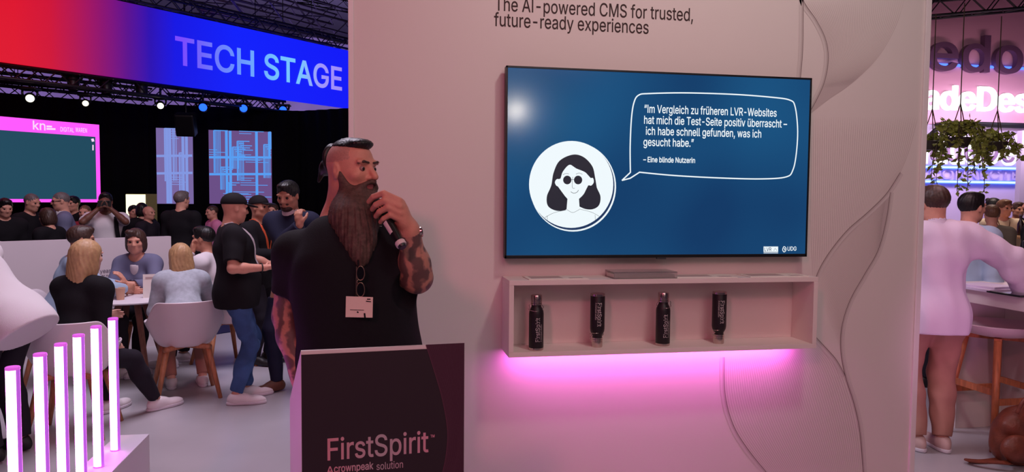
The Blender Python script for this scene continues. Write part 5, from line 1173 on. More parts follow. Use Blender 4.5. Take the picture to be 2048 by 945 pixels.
# ================================================================== PEOPLE
def hit(ops, u, v, d0, d1, n=240):
    """distance at which the view through (u,v) meets a body"""
    ds = np.linspace(d0, d1, n); P = np.array([PD(u, v, d) for d in ds]); f = field(ops, P)
    i = np.argmax(f < 0) if (f < 0).any() else n // 2
    return ds[i]
def npd(u, v, d): return A(PD(u, v, d))
S_red = SKIN('skin_fair', (214, 152, 130)); S_tan = SKIN('skin_tan', (190, 132, 108)); S_dk = SKIN('skin_brown', (112, 70, 56)); S_pale = SKIN('skin_pale', (224, 170, 150))
H_blk = mat('hair_black', (22, 17, 18), .45, noise=.3, nscale=90, spec=.4); H_brn = mat('hair_brown', (66, 42, 34), .5, noise=.3, nscale=90); H_lbrn = mat('hair_light_brown', (112, 76, 54), .5, noise=.25, nscale=90)
H_bld = mat('hair_blonde', (186, 146, 104), .5, noise=.12, nscale=40); H_gry = mat('hair_grey', (104, 92, 92), .55, noise=.25, nscale=90)
C_blk = mat('cloth_black', (24, 21, 26), .85, bump=.25, bscale=400, spec=.2); C_navy = mat('cloth_navy', (34, 36, 58), .85, bump=.2, bscale=400, spec=.2); C_dark = mat('cloth_charcoal', (38, 33, 42), .85, spec=.2)
C_wht = mat('cloth_white', (226, 216, 220), .8, bump=.15, bscale=300, spec=.2); C_lbl = mat('cloth_pale_blue', (164, 182, 206), .8, spec=.2); C_gbl = mat('cloth_grey_blue', (112, 112, 140), .8, spec=.2)
C_den = mat('cloth_light_denim', (176, 182, 192), .8, noise=.12, nscale=30, spec=.2); C_jean = mat('cloth_jeans', (62, 88, 136), .8, noise=.28, nscale=7, bump=.2, bscale=300, spec=.2)
C_pnk = mat('cloth_pink', (214, 130, 170), .8, spec=.2); C_red = mat('cloth_red', (140, 44, 56), .8, spec=.2); C_bei = mat('cloth_beige', (178, 128, 114), .8, noise=.06, nscale=8, spec=.2); C_grn = mat('cloth_olive', (120, 112, 96), .8, spec=.2)
S_wht = mat('shoe_white', (232, 222, 226), .5); S_blk = mat('shoe_black', (24, 20, 22), .5); S_brn = mat('shoe_brown', (98, 56, 40), .6, noise=.1, nscale=40)
M_card = mat('badge_card', (232, 210, 196), .5); M_strap = mat('strap_white', (220, 214, 222), .6); M_cap = mat('cap_black', (26, 22, 26), .8, spec=.2)

# ------------------------------------------------------------------ the speaker
base = PD(722, 700, 2.86)
F1 = Fig(1.86, (base.x, base.y, 0), math.radians(200), side=.085, wide=1.30, belly=1.22, shrug=.012)
k = F1.k
F1.headc = npd(704, 342, 2.84); F1.Mh = rotz(math.radians(229)) @ rotx(math.radians(-1))
F1.neck = npd(688, 432, 2.90)
F1.sh = {1: npd(594, 506, 2.83), -1: npd(770, 474, 2.93)}
F1.el[1], F1.wr[1] = npd(576, 632, 2.86), npd(606, 772, 2.74)
F1.el[-1], F1.wr[-1] = npd(834, 556, 2.79), npd(817, 458, 2.69)
def arm1(q, inf=0.0, upto=2.0):
    a, e, w = F1.sh[q], F1.el[q], F1.wr[q]; u = min(upto, 1)
    o = [('u', .06, Cone(a, a + (e - a) * u, .073 + inf, .073 + (.059 - .073) * u + inf))]
    if upto > 1:
        m = e + (w - e) * .30
        o += [('u', .025, Cone(e, m, .055 + inf, .056 + inf)), ('u', .03, Cone(m, e + (w - e) * .9, .056 + inf, .037 + inf)), ('u', .02, Cone(e + (w - e) * .8, w, .036 + inf, .034 + inf))]
    return o
F1.arm_ops = lambda q, inf=0.0, upto=2.0, thick=1.0: arm1(q, inf, upto)
micA, micB = npd(757, 412, 2.69), npd(806, 496, 2.60)
def chain(pts, r, k0=.008):
    o = []
    for i, (p, q) in enumerate(zip(pts[:-1], pts[1:])): o.append(('u', k0 if i == 0 else .003, Cone(p, q, r[i], r[i + 1])))
    return o
hand = [('u', .025, Cone(F1.wr[-1], npd(803, 424, 2.665), .031, .026)), ('u', .02, Cone(npd(806, 444, 2.66), npd(799, 408, 2.655), .024, .022)), ('u', .015, Cone(npd(797, 440, 2.675), npd(790, 406, 2.67), .020, .020))]
hand += chain([npd(798, 402, 2.640), npd(767, 387, 2.635), npd(747, 394, 2.652), npd(738, 404, 2.675)], [.0135, .0122, .0112, .0098])
hand += chain([npd(800, 414, 2.636), npd(770, 401, 2.628), npd(752, 410, 2.642), npd(745, 419, 2.668)], [.0140, .0126, .0115, .0100])
hand += chain([npd(800, 427, 2.638), npd(776, 415, 2.628), npd(759, 424, 2.640), npd(752, 433, 2.664)], [.0135, .0122, .0112, .0098])
hand += chain([npd(799, 439, 2.642), npd(781, 430, 2.632), npd(767, 438, 2.642), npd(761, 445, 2.662)], [.0120, .0108, .0098, .0086])
hand += chain([npd(803, 442, 2.69), npd(790, 424, 2.715), npd(766, 410, 2.73), npd(747, 404, 2.725)], [.020, .0160, .0138, .0112], .015)
d0 = unit(F1.wr[1] - F1.el[1]); hR = hand_ops(F1.wr[1], unit(d0 + V3(.1, -.35, 0)), V3(.5, .3, -.6), V3(.7, -.5, 0), 1.06, (.25, .3, .25))
body = head_ops(F1.headc, F1.Mh, 1.045, jaw=1.0, nose=1.10) + [('u', .04, Cone(F1.neck, F1.headc + F1.Mh @ V3(0, -.03, -.06), .078, .066)), ('u', .05, Cone(F1.neck + V3(.0, 0, -.03), F1.sh[1] + V3(.07, 0, .015), .070, .048)), ('u', .05, Cone(F1.neck + V3(0, 0, -.03), F1.sh[-1] + V3(-.03, 0, .03), .075, .055))]
body += [(a, .05 if kk == 0 else kk, p) for a, kk, p in F1.torso_ops()]
for q in (1, -1):
    body += arm1(q) + F1.leg_ops(q); fd = F1.foot_dir(q); body.append(('u', .03, Cone(F1.an[q] + V3(0, 0, -.03), F1.an[q] + fd * .13 + V3(0, 0, -.055), .034, .026)))
body += hR + hand
S_spk = mat('skin_speaker', (208, 142, 122), .5, noise=.07, nscale=26, bump=.12, bscale=160, spec=.35)
S_stub = mat('skin_shaved', (182, 128, 114), .6, noise=.12, nscale=160, bump=.2, bscale=500)
S_tat = mat('skin_tattoo', (150, 104, 92), .55)
N, L, bs = nodes_of(S_tat)
tc = N.new('ShaderNodeTexCoord'); nz = N.new('ShaderNodeTexNoise'); nz.inputs['Scale'].default_value = 24; nz.inputs['Detail'].default_value = 3; nz.inputs['Distortion'].default_value = 1.6
wv = N.new('ShaderNodeTexWave'); wv.inputs['Scale'].default_value = 5; wv.inputs['Distortion'].default_value = 9; wv.inputs['Detail'].default_value = 2; wv.inputs['Detail Scale'].default_value = 2.0
mx = N.new('ShaderNodeMath'); mx.operation = 'MULTIPLY'; rp = N.new('ShaderNodeValToRGB'); el = rp.color_ramp.elements
el[0].position = .16; el[0].color = lin((104, 74, 70)); el[1].position = .42; el[1].color = lin((190, 130, 112)); e2 = el.new(.27); e2.color = lin((140, 98, 90))
L.new(tc.outputs['Object'], nz.inputs['Vector']); L.new(tc.outputs['Object'], wv.inputs['Vector']); L.new(nz.outputs['Fac'], mx.inputs[0]); L.new(wv.outputs['Fac'], mx.inputs[1]); L.new(mx.outputs[0], rp.inputs['Fac']); L.new(rp.outputs['Color'], bs.inputs['Base Color'])
def where_tat(P):
    r = np.zeros(len(P), bool)
    for q in (1, -1):
        for a, b_, lim in ((F1.sh[q], F1.el[q], 1.0), (F1.el[q], F1.wr[q], .93)):
            t = ((P - a) @ (b_ - a)) / ((b_ - a) @ (b_ - a)); dd_ = np.linalg.norm(P - a - np.clip(t, 0, lim)[:, None] * (b_ - a), axis=1); r |= (dd_ < .088) & (t < lim) & (t > .2 if a is F1.sh[q] else t > -.3)
    return r & (P[:, 2] < 1.57)
def where_stub(P):
    q = (P - F1.headc) @ F1.Mh
    return (q[:, 2] > .032 + .25 * np.maximum(q[:, 1], 0)) & (q[:, 1] < .050 - .25 * (q[:, 2] - .03)) & (np.abs(q[:, 0]) < .085) & (q[:, 2] < .2)
def where_lip(P):
    q = (P - F1.headc) @ F1.Mh / 1.045
    return (np.abs(q[:, 0]) < .026) & (q[:, 2] > -.069) & (q[:, 2] < -.046) & (q[:, 1] > .076)
S_lip = mat('skin_lips', (184, 92, 92), .45)
spk = thing('person', 'tattooed man with long beard and black t-shirt speaking into a microphone', 'person', tuple(F1.at))
body_part('body', body, .0042, S_spk, spk, [S_tat, S_stub, S_lip], [where_tat, where_stub, where_lip])
for q in (1, -1):
    c = F1.headc + F1.Mh @ (V3(q * .031, .0765, .007) * 1.045); b = MB()
    b.lathe([(0, -.0125)] + [(.0125 * math.sin(t), -.0125 * math.cos(t)) for t in np.linspace(.2, 2.95, 14)] + [(0, .0125)], c, 20); ey = b.build('eye', mat('eye_white', (150, 112, 108), .3), spk, True)
    b = MB(); gz = unit(F1.Mh @ V3(.05, 1, -.06)); b.lathe([(.0068, .0108), (.0050, .0122), (0, .0130)], c, 16, gz); b.build('iris', mat('eye_dark', (38, 26, 26), .25), ey, True)
    hp = lambda x, y, z: F1.headc + F1.Mh @ (V3(q * x, y, z) * 1.045)
    body_part('eyebrow', [('u', 0, Cone(hp(.013, .0945, .030), hp(.036, .0925, .034), .0042, .0046)), ('u', .004, Cone(hp(.036, .0925, .034), hp(.056, .077, .025), .0046, .0024))], .0028, H_brn, spk)
hp = lambda x, y, z: F1.headc + F1.Mh @ (V3(x, y, z) * 1.045)
H_brd = mat('beard_brown', (88, 64, 58), .6, noise=.35, nscale=60, bump=.3, bscale=250, spec=.3)
brd = [('u', 0, Ell(hp(0, .052, -.100), (.062, .062, .050), F1.Mh)), ('u', .03, Cone(hp(.068, .004, -.012), hp(.052, .040, -.088), .013, .030)), ('u', .03, Cone(hp(-.068, .004, -.012), hp(-.052, .040, -.088), .013, .030)),
       ('u', .012, Cone(hp(0, .102, -.040), hp(.040, .080, -.062), .0125, .013)), ('u', .012, Cone(hp(0, .102, -.040), hp(-.040, .080, -.062), .0125, .013)),
       ('u', .05, Cone(npd(704, 424, 2.79), npd(708, 444, 2.76), .080, .083)), ('u', .05, Cone(npd(708, 440, 2.75), npd(716, 478, 2.71), .080, .062)), ('u', .04, Cone(npd(716, 478, 2.71), npd(721, 510, 2.68), .058, .036)), ('u', .03, Cone(npd(721, 510, 2.68), npd(722, 531, 2.66), .034, .008)),
       ('s', .010, Ell(hp(0, .110, -.0575), (.028, .032, .0095), F1.Mh)), ('s', .006, Cone(micA + (micB - micA) * -.1, micB, .022, .022))]
bax = npd(714, 460, 2.80)
def strands(P):
    a = np.arctan2(P[:, 0] - bax[0], -(P[:, 1] - bax[1])); w = np.clip((1.72 - P[:, 2]) * 8, 0, 1); z = P[:, 2]
    return w * (.0018 * np.sin(a * 30 + 3 * np.sin(z * 15)) + .0016 * np.sin(a * 66 + 4 * np.sin(z * 11 + 1)) + .0012 * np.sin(z * 38 + a * 9))
brd.insert(9, ('d', 0, strands))
body_part('beard', brd, .004, H_brd, spk)
hr = [('u', 0, Ell(hp(0, -.012, .036), (.080, .101, .092), F1.Mh)), ('u', .02, Ell(hp(0, .045, .100), (.050, .042, .020), F1.Mh)), ('d', 0, striate(F1.Mh, F1.headc, .0016, 50)), ('i', .012, Half(hp(0, 0, .084), F1.Mh @ V3(0, -.06, -1))),
      ('u', .02, Ell(hp(0, -.100, .045), (.052, .020, .062), F1.Mh)), ('u', .015, Ell(hp(0, -.128, .012), (.032, .030, .034), F1.Mh)), ('u', .012, Cone(hp(.005, -.146, .0), hp(.014, -.158, -.042), .015, .006))]
body_part('hair', hr, .0042, H_blk, spk)
shirt = F1.torso_ops(.016)
for q in (1, -1): shirt += arm1(q, .013, .60 if q == 1 else .88)
shirt += [('u', .05, Cone(F1.neck + V3(0, 0, -.045), F1.sh[1] + V3(.07, 0, .012), .078, .056)), ('u', .05, Cone(F1.neck + V3(0, 0, -.045), F1.sh[-1] + V3(-.02, 0, .03), .084, .066)),
          ('u', .06, Ell(F1.up(0, .0, .03), (.245, .165, .17), F1.Mt)), ('u', .10, Ell(F1.up(0, .02, .26), (.222, .150, .26), F1.Mt)), ('d', 0, folds(.0055, 5)), ('i', .006, Half(F1.up(0, 0, -.10), -F1.Mt[:, 2]))]
for q, f in ((1, .60), (-1, .88)):
    a, e = F1.sh[q], F1.el[q]; n = unit(e - a); x = unit(np.cross(n, V3(.2, 1, .1))); c = a + (e - a) * f
    shirt += [('s', .004, Ell(c + n * .072, (.125, .125, .072), np.stack([x, np.cross(n, x), n], 1)))]
shirt += [('s', .006, Cone(F1.headc + F1.Mh @ V3(0, -.03, -.02), F1.neck + V3(0, -.004, -.022), .095, .082))]
C_tee = mat('tee_black', (24, 21, 27), .85, bump=.3, bscale=420, spec=.2)
so = body_part('shirt', shirt, .0048, C_tee, spk)
body_part('trousers', F1.bottom_ops(inf=.014), .008, C_dark, spk)
for q in (1, -1): body_part('shoe', F1.shoe_ops(q), .008, S_blk, spk)
# chest mark, badge, watch
b = MB()
for i in range(3):
    d = hit(shirt, 758, 444 + i * 4.5, 2.5, 3.0) - .004; b.strip([PD(752 + i, 443 + i * 4.5, d), PD(762 + i, 444 + i * 4.5, d)], .0035, ray(757, 446))
b.build('chest_mark', M_strap, so)
dc = min(hit(shirt, u, v, 2.4, 3.0) for u in (694, 718, 743) for v in (594, 634)) - .006
c = [PD(u, v, dc) for u, v in ((692, 593), (746, 595), (745, 636), (691, 635))]
b = MB(); b.prism(c, ray(718, 614) * .0016); bdg = b.build('badge', M_card, spk)
b = MB()
for u0, v0, u1, v1, w in ((734, 599, 741, 599, .004), (732, 603, 742, 604, .003), (729, 627, 730, 636, .006), (714, 624, 717, 626, .005), (700, 620, 728, 621, .0018)): b.strip([PD(u0, v0, dc - .001), PD(u1, v1, dc - .001)], w, ray(718, 614))
b.build('badge_print', C_blk, bdg)
b = MB(); q0 = [PD(u, v, min(hit(shirt, u, v, 2.4, 3.0) - .005, dc + .01)) for u, v in ((716, 520), (718, 560), (719, 594))]; b.tube(q0, .0032, 6); b.build('lanyard', C_blk, spk, True)
wa = F1.wr[-1] + (F1.el[-1] - F1.wr[-1]) * .10; wd_ = unit(F1.el[-1] - F1.wr[-1])
b = MB(); b.lathe([(.0385, -.011), (.0415, -.011), (.0415, .011), (.0385, .011), (.0385, -.011)], wa, 36, wd_); wt = b.build('watch_strap', M_black, spk, autosmooth=True)
ws = unit(np.cross(wd_, unit(A(ray(800, 450))))); wc = wa + (ws if ws[0] > 0 else -ws) * .042
b = MB(); b.lathe([(0, -.004), (.019, -.004), (.020, .004), (.017, .008), (0, .008)], wc, 28, (ws if ws[0] > 0 else -ws)); b.build('watch_case', M_steel, wt, autosmooth=True)
# sunglasses hanging from the neckline
sg = thing('sunglasses', 'dark sunglasses hanging on the chest of the bearded speaker under his beard', 'sunglasses', PD(722, 600, dc))
M_lensd = mat('lens_dark', (14, 12, 16), .08, coat=.4)
for v in (547, 580):
    d = min(hit(shirt, 721, v, 2.4, 3.0), dc + .02) - .016; c = PD(721, v, d); r0 = Vector(ray(721, v)).normalized(); sd = Vector((1, 0, 0)); 
    b = MB(); pts = [c + sd * .0145 * math.cos(t) + Vector((0, 0, 1)) * .026 * math.sin(t) for t in np.linspace(0, 2 * math.pi, 25)[:-1]]; b.prism(pts, r0 * .002); b.build('lens', M_lensd, sg)
    b = MB(); b.tube(pts + [pts[0]], .0018, 6, False); b.build('rim', mat('frame_gold', (170, 140, 120), .3, .9), sg, True)
d = min(hit(shirt, 721, 563, 2.4, 3.0), dc + .02) - .018
b = MB(); b.tube([PD(716, 560, d), PD(714, 564, d), PD(716, 568, d)], .0018, 6); b.build('bridge', MATS['frame_gold'], sg, True)
b = MB(); b.tube([PD(713, 534, d), PD(713, 538, d + .006), PD(712, 598, d + .004)], .0016, 6); b.build('temple_arm', MATS['frame_gold'], sg, True)
# microphone
mic = thing('microphone', 'black handheld microphone with a white ring in the hand of the speaker', 'microphone', tuple(micB)); ax = unit(micA - micB); ML = np.linalg.norm(micA - micB)
def ml(name, prof, m): b = MB(); b.lathe(prof, micB, 28, ax); return b.build(name, m, mic, autosmooth=True)
ml('handle', [(0, .026), (.0155, .026), (.0175, .06), (.020, ML - .045), (.020, ML - .03), (0, ML - .03)], mat('mic_black', (20, 18, 20), .35))
ml('base_cap', [(0, 0), (.0125, 0), (.0145, .003), (.0150, .018), (0, .018)], MATS['mic_black'])
ml('white_ring', [(0, .010), (.0185, .010), (.0195, .012), (.0195, .026), (.0185, .028), (0, .028)], mat('mic_ring', (222, 205, 205), .4))
ml('grille', [(0, ML - .03), (.021, ML - .03), (.026, ML - .010), (.0255, ML + .008), (.018, ML + .022), (0, ML + .028)], mat('mic_grille', (52, 48, 52), .4, .8, bump=.6, bscale=900))
vd = unit(A(ray(772, 440))); tg = unit(np.cross(ax, vd)); tg = -tg if tg[0] > 0 else tg; fr = unit(np.cross(ax, tg)); fr = fr if fr @ vd < 0 else -fr
lb = MB(); lb.grid(lambda s, t: Vector(micB + ax * (.068 + .055 * t) + (tg * math.sin(s * 1.0 + .15) + fr * math.cos(s * 1.0 + .15)) * (.0185 + .0016 * t)), 8, 1); lb.build('label_sticker', MATS['mic_ring'], mic, True)

# ------------------------------------------------------------------ man in polo and jeans
p0 = (PZ(452, 812) + PZ(486, 796)) / 2
f = Fig(1.68, tuple(p0), math.radians(-72), lean=-.03, wide=1.22, belly=1.5, look=(math.radians(8), -.12), feet={1: (.10, .0, 0, -.25), -1: (-.10, .10, 0, .1)},
        armR=dict(to=npd(530, 536, 5.62), world=True, pole=(.5, -1, -.6), dir=(-.5, 1, .1), palm=(-.3, 0, 1), curl=(.3, .4, .3)), armL=dict(to=(-.12, .40, 1.09), pole=(-.5, -1, -.4), dir=(.5, 1, .0), palm=(.2, 0, 1)))
pm = person('stout man in black polo shirt, jeans and white sneakers with black cap', f, S_red, None, top=C_blk, top_kw=dict(sleeve=.78, inf=.018, hem=-.13, amp=.006, seed=3, thick=1.25), bottom=C_jean, bottom_kw=dict(amp=.010, inf=.012, upto=1.93, seed=8), shoe=S_wht, sole=mat('sole_white', (214, 204, 214), .6), h=.0075, top_name='polo_shirt', bottom_name='jeans', head_kw=dict(jaw=1.15))
def cap_for(f, root, brim=.0):
    c, M, s = f.headc, f.Mh, f.k
    e = lambda x, y, z, r, R=None: Ell(c + M @ (V3(x, y, z) * s), V3(*r) * s, M if R is None else M @ R)
    o = [('u', 0, e(0, -.012, .040, (.088, .108, .092))), ('i', .008, Half(c + M @ (V3(0, 0, .038) * s), M @ V3(0, .12, -1)))]
    cp = body_part('cap', o, .006, M_cap, root)
    body_part('cap_brim', [('u', 0, e(0, .105, .042, (.072, .085, .010), rotx(-.12))), ('s', .004, e(0, .02, .028, (.080, .090, .012)))], .005, M_cap, cp)
cap_for(f, pm)
def lanyard_for(f, root, m, infl=.03, low=.18, badge=True, w=.018):
    ops = f.top_ops(inf=.014, amp=0, open_neck=False); k = f.k; ctr = f.up(0, 0, .30)
    def snap(p):
        fw = f.Mt[:, 1]; t = np.linspace(.45, -.1, 120); P = p + fw[None] * t[:, None]; v = field(ops, P); i = np.argmax(v < 0.006) if (v < .006).any() else 60; return P[i]
    end = snap(f.up(0, 0, low))
    pts = []
    for q in (1, -1):
        b = MB(); pp = [f.up(q * .055, -.055, .55), f.up(q * .072, .0, .565)] + [Vector(snap(f.up(q * .07 * (1 - t), 0, .50 - (.50 - low) * t))) for t in np.linspace(.0, 1, 9)]
        pp = [Vector(x) for x in pp]; b.strip(pp, w, Vector(f.Mt[:, 0] * q * .9 + f.Mt[:, 1] * .7)); b.build('lanyard', m, root, solid=.002)
    if badge:
        b = MB(); r = Vector(f.Mt[:, 0]); u = Vector((0, 0, 1)); e = Vector(end) + Vector(f.Mt[:, 1]) * .012
        b.prism([e - r * .05, e + r * .05, e + r * .05 - u * .12, e - r * .05 - u * .12], Vector(f.Mt[:, 1]) * .002); b.build('badge', M_card, root)
lanyard_for(f, pm, M_strap, badge=False, w=.03)
b = MB(); t = f.wr[1] + (f.el[1] - f.wr[1]) * .12; b.lathe([(.034, -.004), (.038, -.004), (.038, .004), (.034, .004), (.034, -.004)], t, 24, unit(f.el[1] - f.wr[1])); b.build('bracelet', M_black, pm, True)

# ------------------------------------------------------------------ suit, capped man behind
p0 = PZ(588, 778)
f = Fig(1.80, tuple(p0), math.radians(152), lean=.03, look=(math.radians(8), -.30), armR=dict(to=npd(600, 450, 5.90), world=True, pole=(.7, -.2, -1), dir=(.15, .1, 1), palm=(0, -1, 0), curl=(.7, .9, .5)), feet={1: (.08, .12, 0, -.45), -1: (-.12, 0, 0, .3)})
sm_ = person('bearded man in navy suit and white collar with his hand at his mouth', f, S_tan, H_blk, 'short', top=C_navy, top_kw=dict(sleeve=1.93, inf=.020, hem=-.20, amp=.003, thick=1.15, open_neck=True), bottom=C_navy, shoe=S_brn, h=.0075, top_name='suit_jacket')
body_part('beard', [('u', 0, Ell(f.headc + f.Mh @ V3(0, .048, -.085), (.052, .052, .036), f.Mh)), ('u', .012, Cone(f.headc + f.Mh @ V3(.03, .085, -.045), f.headc + f.Mh @ V3(-.03, .085, -.045), .010, .010)), ('s', .006, Ell(f.headc + f.Mh @ V3(0, .10, -.058), (.02, .02, .006), f.Mh))], .006, H_brn, sm_)
body_part('collar', [('u', 0, Cone(f.up(0, .01, .50), f.up(0, .02, .565), .073, .066)), ('s', .004, Cone(f.up(0, .015, .55), f.up(0, .03, .62), .058, .07))], .006, C_wht, sm_)

def standing(u, v, d, label, face, look=(0, 0), skin=S_red, hair=H_brn, style='short', top=C_blk, bottom=C_dark, sleeve=1.93, h=.011, wide=1.0, belly=1.0, lean=0.0, top_kw=None, armR=None, armL=None, H=None, female=False, shoe=S_blk, top_name='jacket', hem=-.14, dz=0.0):
    """a standing figure whose head is seen at (u,v) at distance d"""
    p = PD(u, v, d); H = H or p.z / .937
    f = Fig(H, (p.x, p.y, 0), math.radians(face), lean=lean, look=look, wide=wide, belly=belly, armR=armR, armL=armL, female=female)
    off = A(p) - f.headc; off[2] = 0
    f = Fig(H, (p.x + off[0], p.y + off[1], 0), math.radians(face), lean=lean, look=look, wide=wide, belly=belly, armR=armR, armL=armL, female=female)
    kw = dict(sleeve=sleeve, inf=.016, hem=hem, amp=.004, thick=1.15); kw.update(top_kw or {})
    r = person(label, f, skin, hair, style, top, kw, bottom, {}, shoe, h=h, top_name=top_name)
    return r, f
r, f = standing(519, 412, 7.1, 'man in dark jacket with cap and orange strap, just behind the polo shirt man', 245, skin=S_tan, hair=None, armR=dict(to=(.12, .34, 1.16), pole=(.6, -1, -.5), dir=(-.6, .6, .1), palm=(0, 0, 1)), armL=dict(to=(-.05, .36, 1.12), pole=(-.6, -1, -.5), dir=(.6, .6, 0), palm=(0, 0, 1)), h=.009)
cap_for(f, r); lanyard_for(f, r, mat('strap_orange', (226, 92, 50), .6), badge=True, w=.03)
# ------------------------------------------------------------------ crowd behind the partition
standing(10, 412, 8.6, 'dark haired man in black at the far left edge behind the partition', 222, (0, -.25), hair=H_blk, wide=1.1)
r, f = standing(64, 402, 9.2, 'man with shaved head in black polo before the pink screen edge', 250, (0, -.2), hair=H_gry, style='buzz', top=C_blk, sleeve=.8, top_name='polo_shirt')
standing(94, 437, 8.45, 'brown haired woman in dark top, lower than the men around her', 70, (0, -.1), hair=H_brn, style='bob', female=True, H=1.50, top_name='blouse')
r, f = standing(121, 400, 9.0, 'balding man with glasses in a grey blue jacket facing left', 112, (.1, -.1), hair=H_gry, style='buzz', top=C_gbl, wide=1.15, belly=1.2)
b = MB(); g = [Vector(f.headc + f.Mh @ (V3(x, y, .012) * f.k)) for x, y in ((.082, .0), (.07, .085), (.03, .108), (0, .102), (-.03, .108), (-.07, .085), (-.082, 0))]; b.tube(g, .004, 6); b.build('eyeglasses', M_black, r, True)
body_part('shirt_collar', [('u', 0, Cone(f.up(0, .02, .47), f.up(0, .02, .55), .088, .070)), ('s', .004, Cone(f.up(0, .02, .55), f.up(0, .03, .62), .058, .07))], .01, C_wht, r)
standing(146, 406, 10.6, 'dark haired person mostly hidden behind the man in grey blue jacket', 160, hair=H_blk)
standing(170, 437, 9.8, 'person in a red top low behind the grey blue jacket', 180, hair=H_lbrn, style='buzz', top=C_red, H=1.52, top_name='sweater')
r, f = standing(211, 401, 9.3, 'man in white t-shirt with backpack strap holding a phone up to his face', 195, (0, -.05), skin=S_dk, hair=H_blk, top=C_wht, sleeve=.7, top_name='shirt', h=.009, wide=1.12,
    armR=dict(to=(.07, .20, 1.53), pole=(1, -.1, -1), dir=(-.3, .2, 1), palm=(-.6, -.6, 0)), armL=dict(to=(-.07, .20, 1.53), pole=(-1, -.1, -1), dir=(.3, .2, 1), palm=(.6, -.6, 0)))
b = MB(); pts = [Vector(f.up(-.115, -.10, .45)), Vector(f.up(-.125, -.02, .545)), Vector(f.up(-.125, .09, .48)), Vector(f.up(-.13, .145, .36)), Vector(f.up(-.15, .135, .22)), Vector(f.up(-.19, .03, .10))]; b.strip(catmull(pts, 5), .05, Vector(f.Mt[:, 1])); b.build('backpack_strap', C_blk, r, solid=.012)
ph = thing('phone', 'dark phone held up by the man in the white t-shirt', 'phone', tuple(f.headc + f.Mh @ V3(0, .2, -.05))); b = MB(); c = Vector(f.headc + f.Mh @ V3(0, .20, -.01)); b.box(c - Vector((.075, .004, .037)), c + Vector((.075, .004, .037)), .003, Matrix.Rotation(math.radians(195), 3, 'Z'), c); b.build('case', M_black, ph)
b = MB(); n = Vector(f.Mt[:, 1]); b.lathe([(0, 0), (.008, 0), (.008, .003), (0, .003)], c + n * .004 + Vector((.05, 0, .02)), 12, n); b.build('camera_lens', M_lensd, ph)
standing(267, 431, 11.2, 'seated looking dark figure with lit face left of the light box foot', 215, hair=H_blk, H=1.50)
standing(283, 424, 11.0, 'dark curly haired figure silhouetted against the light box', 30, hair=H_blk, style='bob', H=1.54, female=True)
standing(298, 432, 10.7, 'person with reddish bald head before the right edge of the light box', 250, hair=None, top=C_dark, H=1.50)
standing(364, 398, 9.6, 'tall man in dark suit seen from behind before the narrow panel', -14, (-.35, 0), hair=H_gry, top=C_blk, wide=1.1, h=.010)
standing(424, 432, 10.9, 'person in pink shirt standing left of the black cap', 120, (0, -.1), hair=H_brn, style='buzz', top=C_pnk, top_name='shirt', H=1.52)
standing(546, 424, 11.0, 'dim figure in dark clothes between the cap and the suit man', 170, hair=H_brn, H=1.55)

# ------------------------------------------------------------------ the seated group
def sitting(at, face, label, H=1.72, lean=.1, look=(0, 0), armR=None, armL=None, feet=None, skin=S_red, hair=H_brn, style='short', top=C_blk, bottom=C_dark, sleeve=1.95, shoe=S_wht, top_name='sweater', female=False, h=.0085, hem=-.02, hip_back=0.0, amp=.005, inf=.014):
    f = Fig(H, (at[0], at[1], 0), math.radians(face), lean=lean, seat=.47, look=look, armR=armR, armL=armL, feet=feet, female=female, hip_back=hip_back)
    r = person(label, f, skin, hair, style, top, dict(sleeve=sleeve, inf=inf, hem=hem, amp=amp, thick=1.15), bottom, dict(upto=1.93), shoe, sole=mat('sole_white', (214, 204, 214), .6), h=h, top_name=top_name)
    return r, f
TZ = .74
def wt(p, z=0.0): return A((p[0], p[1], TZ + z))
# woman in pale denim jacket, back to the viewer
fa = math.degrees(facing(CH['r'], TC))
c = CH['r']
sitting(c, 18, 'blonde woman in pale denim jacket leaning on the table, seen from behind', 1.66, .62, (.15, -.1), dict(to=(.05, .62, .80), pole=(1, -.3, -.6)), dict(to=(-.10, .52, .80), pole=(-.5, -.4, -1)), {1: (.16, .28, 0, 0), -1: (-.10, .30, 0, 0)}, S_pale, H_bld, 'long', C_den, C_bei, female=True, shoe=S_wht, top_name='denim_jacket', hip_back=-.05)
# long haired woman, back to the viewer
c = CH['p']
sitting(c, -20, 'long haired blonde woman in black top at the left of the table', 1.68, .22, (-.30, -.05), dict(to=(.16, .24, .60), pole=(.3, -1, -.5)), dict(to=(-.10, .42, .78), pole=(-.3, -1, -.5)), {1: (.20, .62, 0, -.4), -1: (-.12, .50, 0, 0)}, S_pale, H_bld, 'longer', C_blk, C_dark, female=True, shoe=S_wht, top_name='blouse')
# man in light blue behind her
c = CH['o']
sitting(c, -60, 'dark haired man in light blue shirt behind the long haired woman', 1.78, .25, (-.1, -.1), dict(to=(.14, .48, .80), pole=(1, -.5, -.4)), dict(to=(-.14, .50, .80), pole=(-1, -.5, -.4)), None, S_tan, H_brn, 'short', C_lbl, C_dark, top_name='shirt')
